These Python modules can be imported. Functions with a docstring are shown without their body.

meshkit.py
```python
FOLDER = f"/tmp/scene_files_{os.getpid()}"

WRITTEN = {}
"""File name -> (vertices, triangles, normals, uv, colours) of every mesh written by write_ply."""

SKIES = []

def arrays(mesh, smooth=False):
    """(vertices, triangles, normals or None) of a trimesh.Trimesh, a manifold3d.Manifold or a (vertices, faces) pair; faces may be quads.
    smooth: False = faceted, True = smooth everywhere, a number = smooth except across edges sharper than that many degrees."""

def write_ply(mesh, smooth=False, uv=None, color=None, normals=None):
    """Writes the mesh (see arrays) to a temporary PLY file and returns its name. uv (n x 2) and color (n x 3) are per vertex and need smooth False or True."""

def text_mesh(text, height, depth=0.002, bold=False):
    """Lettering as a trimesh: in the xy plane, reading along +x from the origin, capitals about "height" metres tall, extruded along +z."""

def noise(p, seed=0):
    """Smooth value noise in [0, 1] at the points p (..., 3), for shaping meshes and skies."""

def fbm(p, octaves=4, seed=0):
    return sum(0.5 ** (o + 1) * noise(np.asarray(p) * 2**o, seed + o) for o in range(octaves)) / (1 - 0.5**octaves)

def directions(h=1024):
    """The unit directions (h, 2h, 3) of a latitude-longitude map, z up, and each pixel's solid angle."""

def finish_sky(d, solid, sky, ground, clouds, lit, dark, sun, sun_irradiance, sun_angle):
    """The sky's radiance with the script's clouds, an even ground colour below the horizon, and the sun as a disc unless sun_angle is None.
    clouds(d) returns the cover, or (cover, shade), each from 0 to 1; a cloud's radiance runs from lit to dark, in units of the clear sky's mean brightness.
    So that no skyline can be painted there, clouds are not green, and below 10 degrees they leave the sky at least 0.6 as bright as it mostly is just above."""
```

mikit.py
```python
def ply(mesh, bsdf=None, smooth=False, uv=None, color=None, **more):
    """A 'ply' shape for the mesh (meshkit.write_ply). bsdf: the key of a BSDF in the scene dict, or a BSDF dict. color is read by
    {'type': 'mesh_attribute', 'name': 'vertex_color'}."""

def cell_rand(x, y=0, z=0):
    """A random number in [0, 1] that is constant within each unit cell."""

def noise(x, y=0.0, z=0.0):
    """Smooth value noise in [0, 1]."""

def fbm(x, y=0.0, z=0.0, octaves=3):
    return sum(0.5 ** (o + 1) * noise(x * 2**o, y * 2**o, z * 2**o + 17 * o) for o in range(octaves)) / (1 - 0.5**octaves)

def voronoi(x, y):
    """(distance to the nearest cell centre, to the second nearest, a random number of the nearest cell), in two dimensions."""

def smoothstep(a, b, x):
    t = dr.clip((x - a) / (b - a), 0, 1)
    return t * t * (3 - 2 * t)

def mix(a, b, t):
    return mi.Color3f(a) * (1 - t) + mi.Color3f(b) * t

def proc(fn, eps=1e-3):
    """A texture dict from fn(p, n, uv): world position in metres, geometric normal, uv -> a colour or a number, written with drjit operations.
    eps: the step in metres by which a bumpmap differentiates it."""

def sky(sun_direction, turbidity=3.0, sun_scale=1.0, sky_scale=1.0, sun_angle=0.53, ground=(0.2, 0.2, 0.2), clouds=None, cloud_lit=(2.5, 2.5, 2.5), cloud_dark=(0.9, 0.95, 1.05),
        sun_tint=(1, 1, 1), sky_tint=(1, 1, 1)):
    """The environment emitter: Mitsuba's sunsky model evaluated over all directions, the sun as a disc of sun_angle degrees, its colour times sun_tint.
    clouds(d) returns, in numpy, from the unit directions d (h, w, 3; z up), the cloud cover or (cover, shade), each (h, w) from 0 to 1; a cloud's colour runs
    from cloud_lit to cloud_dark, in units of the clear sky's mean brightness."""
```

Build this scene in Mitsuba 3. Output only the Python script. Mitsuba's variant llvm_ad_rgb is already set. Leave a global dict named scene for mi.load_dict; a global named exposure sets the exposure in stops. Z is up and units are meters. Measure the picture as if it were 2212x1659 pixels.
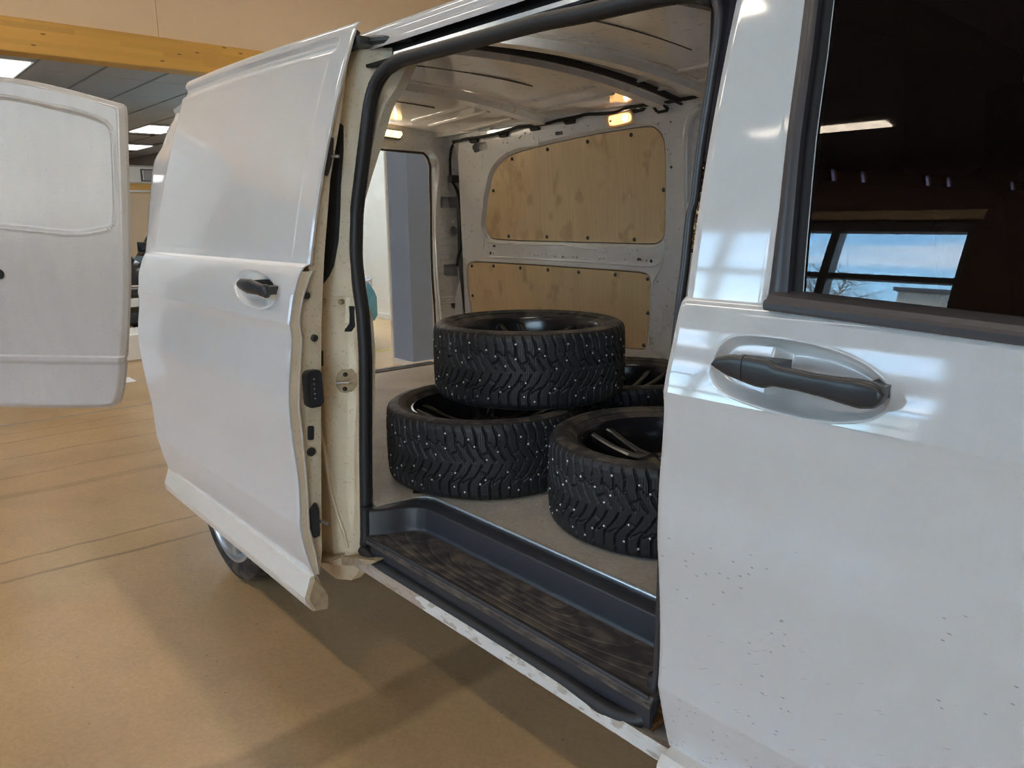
import math, random, numpy as np, trimesh, mitsuba as mi, drjit as dr, mikit, meshkit
import manifold3d as m3
from shapely.geometry import Polygon, Point
from scipy.interpolate import PchipInterpolator
from mikit import noise, fbm, voronoi, cell_rand, smoothstep, mix

T = mi.ScalarTransform4f
scene, labels = {'type': 'scene'}, {}
random.seed(4)
rng = np.random.default_rng(11)

# ------------------------------------------------------------------ camera
# van frame: x forward along the van, y into the van from its right side, z up; metres
cam_pos = np.array([0.0, -1.05, 1.45])
yaw, pitch, roll = map(math.radians, (41.105, 12.132, 0.54))
fwd = np.array([-math.cos(yaw)*math.cos(pitch), math.sin(yaw)*math.cos(pitch), -math.sin(pitch)])
rgt = np.cross(fwd, [0, 0, 1.0]); rgt /= np.linalg.norm(rgt)
dwn = np.cross(fwd, rgt)
r2 = math.cos(roll)*rgt + math.sin(roll)*dwn
d2 = -math.sin(roll)*rgt + math.cos(roll)*dwn
m4 = np.eye(4); m4[:3, 0], m4[:3, 1], m4[:3, 2], m4[:3, 3] = -r2, -d2, fwd, cam_pos
scene['camera'] = {'type': 'perspective', 'fov': math.degrees(2*math.atan(1106/1660)), 'fov_axis': 'x', 'to_world': T(m4.tolist()), 'near_clip': 0.02, 'far_clip': 300.0}

# ------------------------------------------------------------------ light
exposure = 0.0
SKY = 66.0
WARM = np.array([1.0, 0.84, 0.66])              # hall ceiling lamps, warm
ROWS = [30.0, 44.0, 10.0, 16.0, 10.0]            # radiance of the lamp rows: above the van's roof, two rows before it, one beyond it, one row ahead of it
ADDED_LAMP = 40.0  # radiance of the added lamp that lifts the load space
LAMP_COLD = np.array([0.94, 0.98, 1.0]) * 3.4   # panels of the low back hall
def clouds(d):
    v = d / np.maximum(d[..., 2:3], 0.12)
    a = meshkit.fbm(np.stack([v[..., 0]*0.35+3, v[..., 1]*1.5, v[..., 2]*0+2], -1), 4, 3)
    return np.clip((a-0.47)*2.6, 0, 0.5)
scene['sky'] = mikit.sky((0.93, 0.12, 0.42), turbidity=2.6, sun_scale=22.0, sky_scale=SKY, clouds=clouds, cloud_lit=(2.2, 2.3, 2.4), cloud_dark=(1.5, 1.6, 1.7), ground=(0.25, 0.25, 0.24), sky_tint=(0.78, 0.97, 1.05))

# ------------------------------------------------------------------ helpers
def key_for(name, parent=None):
    base = name if parent is None else parent + '__' + name
    k, n = base, 0
    while k in scene or k in labels:
        n += 1; k = '%s_%03d' % (base, n)
    return k
def tag(k, label=None, cat=None, group=None, kind=None):
    e = labels.setdefault(k, {})
    for a, b in (('label', label), ('category', cat), ('group', group), ('kind', kind)):
        if b: e[a] = b
    return k
def thing(name, label, cat, group=None):
    return tag(key_for(name), label, cat, group)
def ob(name, mesh, mat, parent=None, smooth=False, label=None, kind=None, cat=None, group=None, **more):
    k = key_for(name, parent)
    if isinstance(mesh, dict): d = dict(mesh); d.update(more)
    else: d = mikit.ply(mesh, mat, smooth=smooth, **more)
    scene[k] = d
    if label or kind or cat or group: tag(k, label, cat, group, kind)
    return k
def cat(*ms): return trimesh.util.concatenate([m for m in ms])
def fix(v, f):
    m = trimesh.Trimesh(v, f, process=False)
    if m.volume < 0: m.invert()
    return m
def box(x0, x1, y0, y1, z0, z1, bev=0.0):
    if bev <= 0:
        m = trimesh.creation.box((x1-x0, y1-y0, z1-z0)); m.apply_translation(((x0+x1)/2, (y0+y1)/2, (z0+z1)/2)); return m
    pts = []
    for a in (0, 1):
        for b in (0, 1):
            for c in (0, 1):
                px, py, pz = (x0, x1)[a], (y0, y1)[b], (z0, z1)[c]
                s = [1-2*a, 1-2*b, 1-2*c]
                for u, w in ((1, 2), (0, 2), (0, 1)):
                    q = [px, py, pz]; q[u] += bev*s[u]; q[w] += bev*s[w]; pts.append(q)
    return trimesh.convex.convex_hull(np.array(pts))
def prism(poly, fn, w0, w1, holes=()):
    """a flat outline (u, v) with holes, given thickness w0..w1 and laid in space by fn(u, v, w)"""
    P = poly if isinstance(poly, Polygon) else Polygon(poly)
    for h in holes: P = P.difference(h if not isinstance(h, (list, tuple, np.ndarray)) else Polygon(h))
    if not P.is_valid: P = P.buffer(0)
    ms = []
    for g in getattr(P, 'geoms', [P]):
        m = trimesh.creation.extrude_polygon(g, 1.0, engine='earcut')
        v = np.array(m.vertices); ms.append(fix(np.stack(fn(v[:, 0], v[:, 1], w0+(w1-w0)*v[:, 2]), 1), m.faces))
    return cat(*ms)
def along_x(prof, x0, x1, n=1):
    """a closed (y, z) section drawn out along x"""
    return prism(prof, lambda u, v, w: (w, u, v), x0, x1)
def rnd(pts, r, seg=5):
    """round the corners of an outline"""
    P = pts if isinstance(pts, Polygon) else Polygon(pts)
    return P.buffer(-r, quad_segs=seg).buffer(r, quad_segs=seg)
def tube(path, r, sides=10, closed=False):
    p = np.asarray(path, float); n = len(p)
    r = np.broadcast_to(r, (n,))
    t = np.roll(p, -1, 0)-np.roll(p, 1, 0) if closed else np.gradient(p, axis=0)
    t /= np.linalg.norm(t, axis=1, keepdims=True)
    a = np.cross(t[0], [0.3, 0.5, 0.8]); a /= np.linalg.norm(a)
    ang = np.arange(sides)*2*np.pi/sides; v = []
    for i in range(n):
        a = a-t[i]*(a@t[i]); a /= np.linalg.norm(a); b = np.cross(t[i], a)
        v.append(p[i]+r[i]*(np.cos(ang)[:, None]*a+np.sin(ang)[:, None]*b))
    v = np.concatenate(v); f = []
    for i in range(n if closed else n-1):
        for j in range(sides):
            A, B = i*sides+j, i*sides+(j+1) % sides; i2 = (i+1) % n
            C, D = i2*sides+(j+1) % sides, i2*sides+j
            f += [[A, B, C], [A, C, D]]
    if not closed:
        for e, o in ((0, 1), (n-1, 0)):
            c = len(v); v = np.vstack([v, p[e]])
            for j in range(sides):
                q = [c, e*sides+(j+1) % sides, e*sides+j]
                f.append(q if o else q[::-1])
    return fix(v, np.array(f))
def smooth_path(pts, n, closed=False):
    p = np.asarray(pts, float)
    d = np.r_[0, np.cumsum(np.linalg.norm(np.diff(p, axis=0), axis=1))]
    s = np.linspace(0, d[-1], n)
    return np.stack([PchipInterpolator(d, p[:, k])(s) for k in range(p.shape[1])], 1)
def grid(X, Y, Z, closed_u=False):
    """quads over arrays of shape (n, m)"""
    n, m = X.shape
    v = np.stack([X, Y, Z], -1).reshape(-1, 3); f = []
    i, j = np.meshgrid(np.arange(n if closed_u else n-1), np.arange(m-1), indexing='ij')
    a, b = i*m+j, i*m+j+1; c, d = ((i+1) % n)*m+j+1, ((i+1) % n)*m+j
    q = np.stack([a, b, c, d], -1).reshape(-1, 4)
    return v, np.vstack([q[:, [0, 1, 2]], q[:, [0, 2, 3]]])
def slab(X, Y, Z, off):
    """a sheet over a grid, given thickness by the offset vector (or array)"""
    n, m = X.shape
    v, f = grid(X, Y, Z); o = np.broadcast_to(off, (n, m, 3)).reshape(-1, 3)
    k = len(v); v2 = np.vstack([v, v+o]); F = [f, f[:, ::-1]+k]
    idx = np.arange(n*m).reshape(n, m)
    for ln in (idx[0, :], idx[-1, ::-1], idx[::-1, 0], idx[:, -1]):
        a, b = ln[:-1], ln[1:]
        F.append(np.stack([b, a, a+k], 1)); F.append(np.stack([b, a+k, b+k], 1))
    return fix(v2, np.vstack(F))
def lathe(prof, n=48, centre=(0, 0, 0), axis='z'):
    """a closed (r, h) outline turned around an axis"""
    p = np.asarray(prof, float); th = np.arange(n)*2*np.pi/n
    R, Hh = np.tile(np.r_[p[:, 0], p[0, 0]], (n, 1)), np.tile(np.r_[p[:, 1], p[0, 1]], (n, 1))
    X, Y = R*np.cos(th)[:, None], R*np.sin(th)[:, None]
    A = {'z': (X, Y, Hh), 'y': (X, Hh, Y), 'x': (Hh, X, Y)}[axis]
    v, f = grid(*A, closed_u=True)
    m = fix(v+np.array(centre), f); m.merge_vertices(); return m
def disc(c, r, axis, h, n=16, bev=0.0):
    pr = [(0, 0), (r, 0), (r, h-bev), (r-bev, h), (0, h)] if bev else [(0, 0), (r, 0), (r, h), (0, h)]
    return lathe(pr, n, c, axis)
def hull(pts): return trimesh.convex.convex_hull(np.asarray(pts, float))
def ball(c, r, n=10): 
    m = trimesh.creation.icosphere(2, r); m.apply_translation(c); return m
def poly_dist(P, x, z):
    """distance to a polygon's edge for points inside, else 0"""
    p = np.array(P, float); q = np.stack([x, z], -1); best = np.full(x.shape, 1e9)
    ins = np.zeros(x.shape, bool); n = len(p)
    for i in range(n):
        a, b = p[i], p[(i+1) % n]; e = b-a
        t = np.clip(((q-a)@e)/(e@e), 0, 1)
        best = np.minimum(best, np.linalg.norm(q-a-t[..., None]*e, axis=-1))
        with np.errstate(divide='ignore', invalid='ignore'):
            c = ((a[1] > z) != (b[1] > z)) & (x < (b[0]-a[0])*(z-a[1])/(b[1]-a[1])+a[0])
        ins ^= c
    return np.where(ins, best, 0)
def ss(a, b, x):
    t = np.clip((x-a)/(b-a), 0, 1); return t*t*(3-2*t)
def curve(P, n=8):
    """a rounder outline through the corners of a polygon (Chaikin)"""
    p = np.asarray(P, float)
    for _ in range(3):
        q = np.roll(p, -1, 0); p = np.stack([.75*p+.25*q, .25*p+.75*q], 1).reshape(-1, 2)
    return p

# ------------------------------------------------------------------ materials
def rgb(*c): return {'type': 'rgb', 'value': list(c)}
def pr(base, rough=0.5, metal=0.0, spec=0.5, **k):
    return {'type': 'twosided', 'bsdf': {'type': 'principled', 'base_color': base if isinstance(base, dict) else rgb(*base), 'roughness': rough, 'metallic': metal, 'specular': spec, **k}}
def gloss(base, rough=0.10):
    """lacquer: a mirror-like coat over a diffuse colour"""
    return pr(base, rough, spec=0.7)
M = {}
def mat(name, d): scene[name] = d; M[name] = name

def stone_chips(p, n, uv):
    """white paint with small chips and short scuffs low on the panel"""
    c = mi.Color3f(0.59, 0.58, 0.575)
    a = p.x*0.9+p.z*0.25
    d1, _, w = voronoi(a*34, p.z*95)
    big = noise(p.x*7, p.z*7)
    chip = dr.select((w > 0.80) & (d1 < 0.10*w) & (big > 0.42), 1.0, 0.0) * smoothstep(1.02, 0.88, p.z)
    d3, _, w3 = voronoi((p.x+p.z*1.7)*16, (p.z-p.x*0.45)*170)
    scr = dr.select((w3 > 0.93) & (d3 < 0.16), 0.35, 0.0)*smoothstep(0.85, 0.75, p.z)
    return mix(c, mi.Color3f(0.16, 0.155, 0.15), dr.minimum(chip+scr, 1.0)*0.75)
def rear_dirt(p, n, uv):
    c = mi.Color3f(0.60, 0.59, 0.58)
    a = p.x+p.y
    d1, _, w = voronoi(a*60, p.z*60)
    sp = dr.select((w > 0.86) & (d1 < 0.13), 1.0, 0.0)
    film = fbm(a*14, p.z*5, 3.0)
    return mix(c*(0.93+0.1*film), mi.Color3f(0.3, 0.26, 0.2), sp*0.5)
mat('paint_door', gloss(mikit.proc(stone_chips), 0.065))
mat('paint_rear', gloss(mikit.proc(rear_dirt), 0.2))
mat('paint', gloss((0.65, 0.645, 0.645), 0.065))  # outer whites darkened below the inner copies of this paint to balance the light
mat('paint_trim', gloss((0.74, 0.71, 0.65), 0.25))
def dusty(p, n, uv):
    g = fbm(p.x*16, p.y*16, p.z*9, 4); s = smoothstep(0.66, 0.74, fbm(p.x*150, p.y*150, p.z*110))
    return mix(mi.Color3f(0.80, 0.70, 0.53)*(0.86+0.24*g), mi.Color3f(0.42, 0.30, 0.18), s*0.4)
mat('paint_dusty', pr(mikit.proc(dusty), 0.45, spec=0.4))
def innerwhite(p, n, uv):
    s = smoothstep(0.70, 0.76, fbm(p.x*60, p.y*60, p.z*60))
    return mix(mi.Color3f(0.80, 0.83, 0.86), mi.Color3f(0.35, 0.30, 0.26), s*0.35)
mat('paint_inner', gloss(mikit.proc(innerwhite), 0.16))  # same white as outside, kept lighter and tinted blue to imitate daylight
def roofwhite(p, n, uv):
    s = smoothstep(0.72, 0.78, fbm(p.x*40, p.y*40, 1.0))
    return mix(mi.Color3f(0.78, 0.78, 0.76), mi.Color3f(0.3, 0.27, 0.24), s*0.3)
mat('paint_roof', gloss(mikit.proc(roofwhite), 0.10))
mat('black_plastic', pr((0.022, 0.023, 0.026), 0.42))
mat('black_matt', pr((0.012, 0.012, 0.013), 0.7, spec=0.3))
mat('rubber_seal', pr((0.022, 0.022, 0.024), 0.5, spec=0.4))
mat('handle_black', pr((0.020, 0.021, 0.024), 0.36))
mat('sill_trim', pr((0.035, 0.032, 0.036), 0.38))
mat('dark_void', pr((0.006, 0.006, 0.007), 0.9, spec=0.1))
mat('steel', {'type': 'twosided', 'bsdf': {'type': 'roughconductor', 'material': 'Al', 'alpha': 0.22}})
mat('bright_rail', pr((0.62, 0.70, 0.78), 0.25, 0.6))
mat('stud_steel', {'type': 'twosided', 'bsdf': {'type': 'principled', 'base_color': rgb(0.85, 0.86, 0.88), 'roughness': 0.45, 'metallic': 0.7}})
def plywood(p, n, uv):
    wob = 0.5*fbm(p.x*1.6, p.z*1.1, 2.0)
    ring = 0.5+0.5*dr.sin((p.x+wob)*34+9*noise(p.x*1.7, p.z*1.3, 4.0))
    fine = noise(p.x*260, p.z*9, 1.0)
    blotch = fbm(p.x*3.5, p.z*3.5, 7.0, 4)
    c = mix(mi.Color3f(0.70, 0.53, 0.32), mi.Color3f(0.62, 0.45, 0.26), ring*0.3)
    c = c*(0.92+0.12*fine)*(0.90+0.20*blotch)
    st = smoothstep(0.56, 0.80, fbm(p.x*14, p.z*11, 13.0, 4))
    c = mix(c, mi.Color3f(0.34, 0.22, 0.11), st*0.42)
    d1, _, w = voronoi((p.x+p.z*0.6)*7, (p.z-p.x*0.9)*34)
    scr = dr.select((w > 0.88) & (d1 < 0.035), 1.0, 0.0)
    return mix(c, mi.Color3f(0.12, 0.08, 0.05), scr*0.7)
mat('plywood', pr(mikit.proc(plywood), 0.5, spec=0.35))
def cargo_floor(p, n, uv):
    g = fbm(p.x*5, p.y*5, 0.0, 4); f = noise(p.x*170, p.y*170)
    d1, _, w = voronoi(p.x*14+p.y*9, p.y*60-p.x*20)
    scr = dr.select((w > 0.9) & (d1 < 0.08), 1.0, 0.0)
    c = mi.Color3f(0.42, 0.37, 0.30)*(0.75+0.45*g)*(0.9+0.2*f)
    return mix(c, mi.Color3f(0.10, 0.08, 0.065), scr*0.6)
mat('cargo_floor', pr(mikit.proc(cargo_floor), 0.55, spec=0.3))
def tray(p, n, uv):
    g = fbm(p.x*26, p.y*40, p.z*40, 4); f = noise(p.x*300, p.y*300, p.z*300)
    dust = smoothstep(0.25, 0.85, g)
    return mix(mi.Color3f(0.030, 0.029, 0.031), mi.Color3f(0.125, 0.10, 0.08), dust*(0.6+0.4*f))
mat('tray_dusty', pr(mikit.proc(tray), 0.5, spec=0.4))
mat('tray_plastic', pr((0.024, 0.025, 0.030), 0.42, spec=0.5))
def rust(p, n, uv):
    g = fbm(p.x*22, p.y*60, p.z*60, 4)
    return mix(mi.Color3f(0.10, 0.042, 0.018), mi.Color3f(0.26, 0.115, 0.045), g)
mat('rust', pr(mikit.proc(rust), 0.8, spec=0.2))
def railm(p, n, uv):
    g = smoothstep(0.45, 0.65, fbm(p.x*26, p.y*80, p.z*80, 4))
    c = mix(mi.Color3f(0.74, 0.66, 0.52), mi.Color3f(0.42, 0.28, 0.15), g*0.55)
    return mix(c, mi.Color3f(0.78, 0.77, 0.74), smoothstep(-1.06, -1.0, p.x))
mat('sill_rail', pr(mikit.proc(railm), 0.45))
def sillw(p, n, uv):
    g = smoothstep(0.52, 0.68, fbm(p.x*30, p.y*60, p.z*60, 4))
    far = smoothstep(0.46, 0.50, fbm(p.x*14, p.y*50, p.z*50, 3)+0.9*smoothstep(-1.58, -1.74, p.x)-0.42)
    c = mix(mi.Color3f(0.66, 0.65, 0.62), mi.Color3f(0.24, 0.17, 0.11), g*0.6)
    return mix(c, mi.Color3f(0.22, 0.13, 0.07), far*0.7)
mat('sill_white', pr(mikit.proc(sillw), 0.4))
def mud(p, n, uv):
    g = fbm(p.x*60, p.y*60, p.z*40, 4)
    return mix(mi.Color3f(0.22, 0.15, 0.09), mi.Color3f(0.46, 0.36, 0.23), g)
mat('muddy_plastic', pr(mikit.proc(mud), 0.75, spec=0.2))
def rubber(p, n, uv):
    g = fbm(p.x*20, p.y*20, p.z*20, 3)
    return mi.Color3f(0.010, 0.010, 0.011)*(0.7+0.6*g)
def sipes(p, n, uv):
    s = dr.abs(uv.x/0.0075-dr.floor(uv.x/0.0075)-0.5)
    return dr.select(dr.abs(uv.y) < 0.098, smoothstep(0.06, 0.16, s), 1.0)
mat('tyre_rubber', {'type': 'twosided', 'bsdf': {'type': 'bumpmap', 'arbitrary': mikit.proc(sipes, 4e-4), 'scale': 0.0010, 'bsdf': {'type': 'principled', 'base_color': mikit.proc(rubber), 'roughness': 0.5, 'specular': 0.45}}})
def dustyrubber(p, n, uv):
    g = fbm(p.x*24, p.y*24, p.z*24, 4)
    return mix(mi.Color3f(0.02, 0.02, 0.02), mi.Color3f(0.075, 0.058, 0.045), smoothstep(0.35, 0.7, g))
mat('sidewall_rubber', pr(mikit.proc(dustyrubber), 0.6, spec=0.35))
mat('rim_black', gloss((0.010, 0.010, 0.011), 0.2))
mat('rim_silver', pr((0.62, 0.64, 0.66), 0.28, 0.75))
mat('window_tint', {'type': 'thindielectric', 'int_ior': 1.52, 'specular_transmittance': rgb(0.17, 0.145, 0.175)})
mat('window_clear', {'type': 'thindielectric', 'int_ior': 1.5})
mat('cloth_dark', pr((0.035, 0.03, 0.036), 0.9, spec=0.1))
mat('trim_grey', pr((0.40, 0.40, 0.42), 0.7, spec=0.2))
mat('headliner', pr((0.30, 0.22, 0.24), 0.9, spec=0.1))
mat('chrome', {'type': 'twosided', 'bsdf': {'type': 'roughconductor', 'material': 'Cr', 'alpha': 0.08}})
def foil(p, n, uv):
    w = cell_rand(dr.floor(p.z*260), dr.floor(p.y*260), dr.floor(p.x*260))
    return mix(mi.Color3f(0.10, 0.055, 0.025), mi.Color3f(0.9, 0.70, 0.36), smoothstep(0.45, 0.8, w))
mat('gold_foil', pr(mikit.proc(foil), 0.3, 0.8))
def concrete(p, n, uv):
    x, y = p.x, p.y
    big = fbm(x*0.55+3, y*0.55, 0.0, 4); med = fbm(x*3.2, y*3.2, 5.0, 4); fine = noise(x*120, y*120)
    c = mi.Color3f(0.44, 0.30, 0.155)*(0.72+0.36*big)*(0.86+0.26*med)*(0.94+0.12*fine)
    # poured bands that run across the hall, with wavering dark edges
    wy = x+0.16*fbm(y*1.3, x*0.4, 9.0, 4)
    for x0, w, k in ((-1.72, 0.13, 0.34), (-3.46, 0.016, 0.3), (-3.66, 0.014, 0.26), (-5.0, 0.012, 0.2), (-4.62, 0.05, 0.14), (-5.45, 0.012, 0.28), (-5.85, 0.012, 0.25), (-6.15, 0.01, 0.2)):
        b = smoothstep(w, w*0.55, dr.abs(wy-x0+0.10*noise(y*0.7, x0*7.0)))
        c = c*(1-k*b*(0.7+0.5*noise(y*9, x*3)))
    d1, _, w = voronoi(x*17, y*17)
    sp = dr.select((w > 0.94) & (d1 < 0.05), 1.0, 0.0)
    return mix(c, mi.Color3f(0.12, 0.095, 0.07), sp*0.6)
def concrete_rough(p, n, uv):
    return 0.20+0.20*fbm(p.x*2.2, p.y*4.0, 2.0, 4)+0.07*noise(p.x*30, p.y*60)
def concrete_bump(p, n, uv):
    return fbm(p.x*26, p.y*11, 1.0, 3)
mat('concrete', {'type': 'twosided', 'bsdf': {'type': 'bumpmap', 'arbitrary': mikit.proc(concrete_bump, 2e-3), 'scale': 0.0012, 'bsdf': {'type': 'principled', 'base_color': mikit.proc(concrete), 'roughness': mikit.proc(concrete_rough), 'specular': 0.6}}})
mat('wall_beige', pr((0.86, 0.68, 0.48), 0.8, spec=0.2))
mat('wall_dark', pr((0.12, 0.085, 0.07), 0.8, spec=0.2))
mat('wall_white', pr((0.78, 0.76, 0.70), 0.8, spec=0.2))
mat('ceiling_paint', pr((0.11, 0.105, 0.10), 0.9, spec=0.1))
mat('tile_grey', pr((0.42, 0.415, 0.41), 0.9, spec=0.1))
mat('tile_rail', pr((0.22, 0.215, 0.21), 0.6))
mat('column_blue', pr((0.22, 0.275, 0.37), 0.6, spec=0.3))
mat('white_satin', pr((0.82, 0.82, 0.80), 0.45))
def glulam(p, n, uv):
    lam = dr.floor(p.z/0.045)
    wob = 0.02*fbm(p.y*1.4, p.z*8, lam*3.1)
    gr = dr.abs(dr.sin((p.z+wob)*420+lam*2.0+4*noise(p.y*0.9, lam*5.0)))
    c = mix(mi.Color3f(0.66, 0.385, 0.095), mi.Color3f(0.54, 0.29, 0.06), gr*0.45)
    c = c*(0.90+0.2*cell_rand(lam, dr.floor((p.y+lam*0.37)/1.3)))
    d1, _, w = voronoi(p.y*3.2, p.z*11)
    kn = smoothstep(0.085, 0.045, d1)*dr.select(w > 0.62, 1.0, 0.0)
    return mix(c, mi.Color3f(0.16, 0.06, 0.02), kn*0.85)
mat('glulam', pr(mikit.proc(glulam), 0.45, spec=0.4))
mat('frame_grey', pr((0.05, 0.055, 0.06), 0.4))
mat('car_blue', gloss((0.10, 0.36, 0.50)))
mat('car_black', gloss((0.008, 0.008, 0.010)))
mat('glass_dark', gloss((0.01, 0.012, 0.015), 0.05))
mat('bark', pr((0.30, 0.27, 0.25), 0.9))
mat('building_wall', pr((0.62, 0.58, 0.50), 0.85))
mat('roof_edge', pr((0.10, 0.10, 0.11), 0.6))
mat('asphalt', pr((0.26, 0.26, 0.25), 0.9))
mat('yellow_tape', pr((0.75, 0.62, 0.08), 0.6))
mat('lens_warm', pr((0.9, 0.7, 0.45), 0.3))
# ------------------------------------------------------------------ the hall
XB = -8.0                     # plane of the timber beam, where the low back hall begins
YW = -6.0                     # the window wall behind the camera
YF = 5.05                     # the far wall
HC, LC = 4.6, 3.0             # ceiling heights
ob('floor', box(-26, 7, YW-0.3, YF+0.3, -0.12, 0.0), 'concrete', kind='structure', label='polished tan concrete showroom floor with dark wavering bands')
ob('groove', box(-6.56, -6.545, YW, YF, 0.0, 0.0015), 'tile_rail', parent='floor', label='sawn floor joint')
ob('wall_front', box(-26, 7, YF, YF+0.2, 0, HC), 'wall_white', kind='structure', label='white showroom wall beyond the van')
ob('skirting', box(-26, 7, YF-0.014, YF, 0, 0.09, 0.004), 'white_satin', parent='wall_front')
ob('wall_right', box(7, 7.2, YW, YF, 0, HC), 'wall_beige', kind='structure')
ob('wall_left', box(-26.2, -26, YW, YF, 0, LC), 'wall_beige', kind='structure')
ob('ceiling', box(XB-0.1, 7, YW, YF, HC, HC+0.15), 'ceiling_paint', kind='structure')
# wall above the beam, in two boards with a hairline joint
ks = ob('wall_upper', box(XB-0.12, XB-0.02, YW, YF, 3.145, HC), 'wall_beige', kind='structure', label='beige wall above the timber beam')
for a, b in ((YW, 1.565), (1.569, YF)):
    ob('panel', box(XB-0.02, XB, a, b, 3.14, HC), 'wall_beige', parent=ks)
gb = ob('glulam_beam', box(XB-0.18, XB+0.05, YW+.02, YF-.02, 2.865, 3.14, 0.006), 'glulam', label='yellow glued pine beam with dark knots running across the hall above the low ceiling', cat='beam')
# low ceiling of the back hall: tiles between rails
kc = ob('ceiling_001', box(-26, XB-0.18, YW, YF, LC+0.03, LC+0.12), 'tile_grey', kind='structure', label='grey tiled low ceiling behind the beam')
tile = mikit.ply(box(-0.592, 0.592, -0.295, 0.295, 0, 0.02, 0.003), 'tile_grey')
LIGHTS = [(-14.4, 3.45), (-9.75, 0.45), (-18.0, 3.45), (-18.0, 4.05), (-12.0, -1.95), (-16.8, 1.05), (-9.0, 2.85), (-9.0, 4.05), (-11.4, 3.45), (-11.4, 4.65)]
for i in range(12):
    for j in range(19):
        x, y = -9.0-1.2*i, -5.55+0.6*j
        if y > YF-0.3 or y < -2.5 or any(abs(x-a) < .7 and abs(y-b) < .35 for a, b in LIGHTS): continue
        ob('ceiling_tile', tile, None, parent=kc, to_world=T().translate([x, y, LC+0.005]))
for j in range(13):
    y = -2.25+0.6*j
    if y < YF: ob('ceiling_rail', box(-23, XB-.2, y-0.012, y+0.012, LC, LC+0.02), 'tile_rail', parent=kc)
for i, (x, y) in enumerate(LIGHTS):
    t = thing('ceiling_light', ['white ceiling panel light shining between the two open van doors', 'white ceiling panel light at the upper left edge above the open rear door'][i] if i < 2 else 'white panel light in the low grey ceiling farther back', 'ceiling light', 'panel lights of the low ceiling')
    ob('frame', box(x-.59, x+.59, y-.29, y+.29, LC+.002, LC+.02), 'white_satin', parent=t)
    ob('diffuser', box(x-.56, x+.56, y-.26, y+.26, LC-.012, LC+.001), 'white_satin', parent=t, emitter={'type': 'area', 'radiance': rgb(*(LAMP_COLD*(1 if i < 6 else 5)))})
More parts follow.
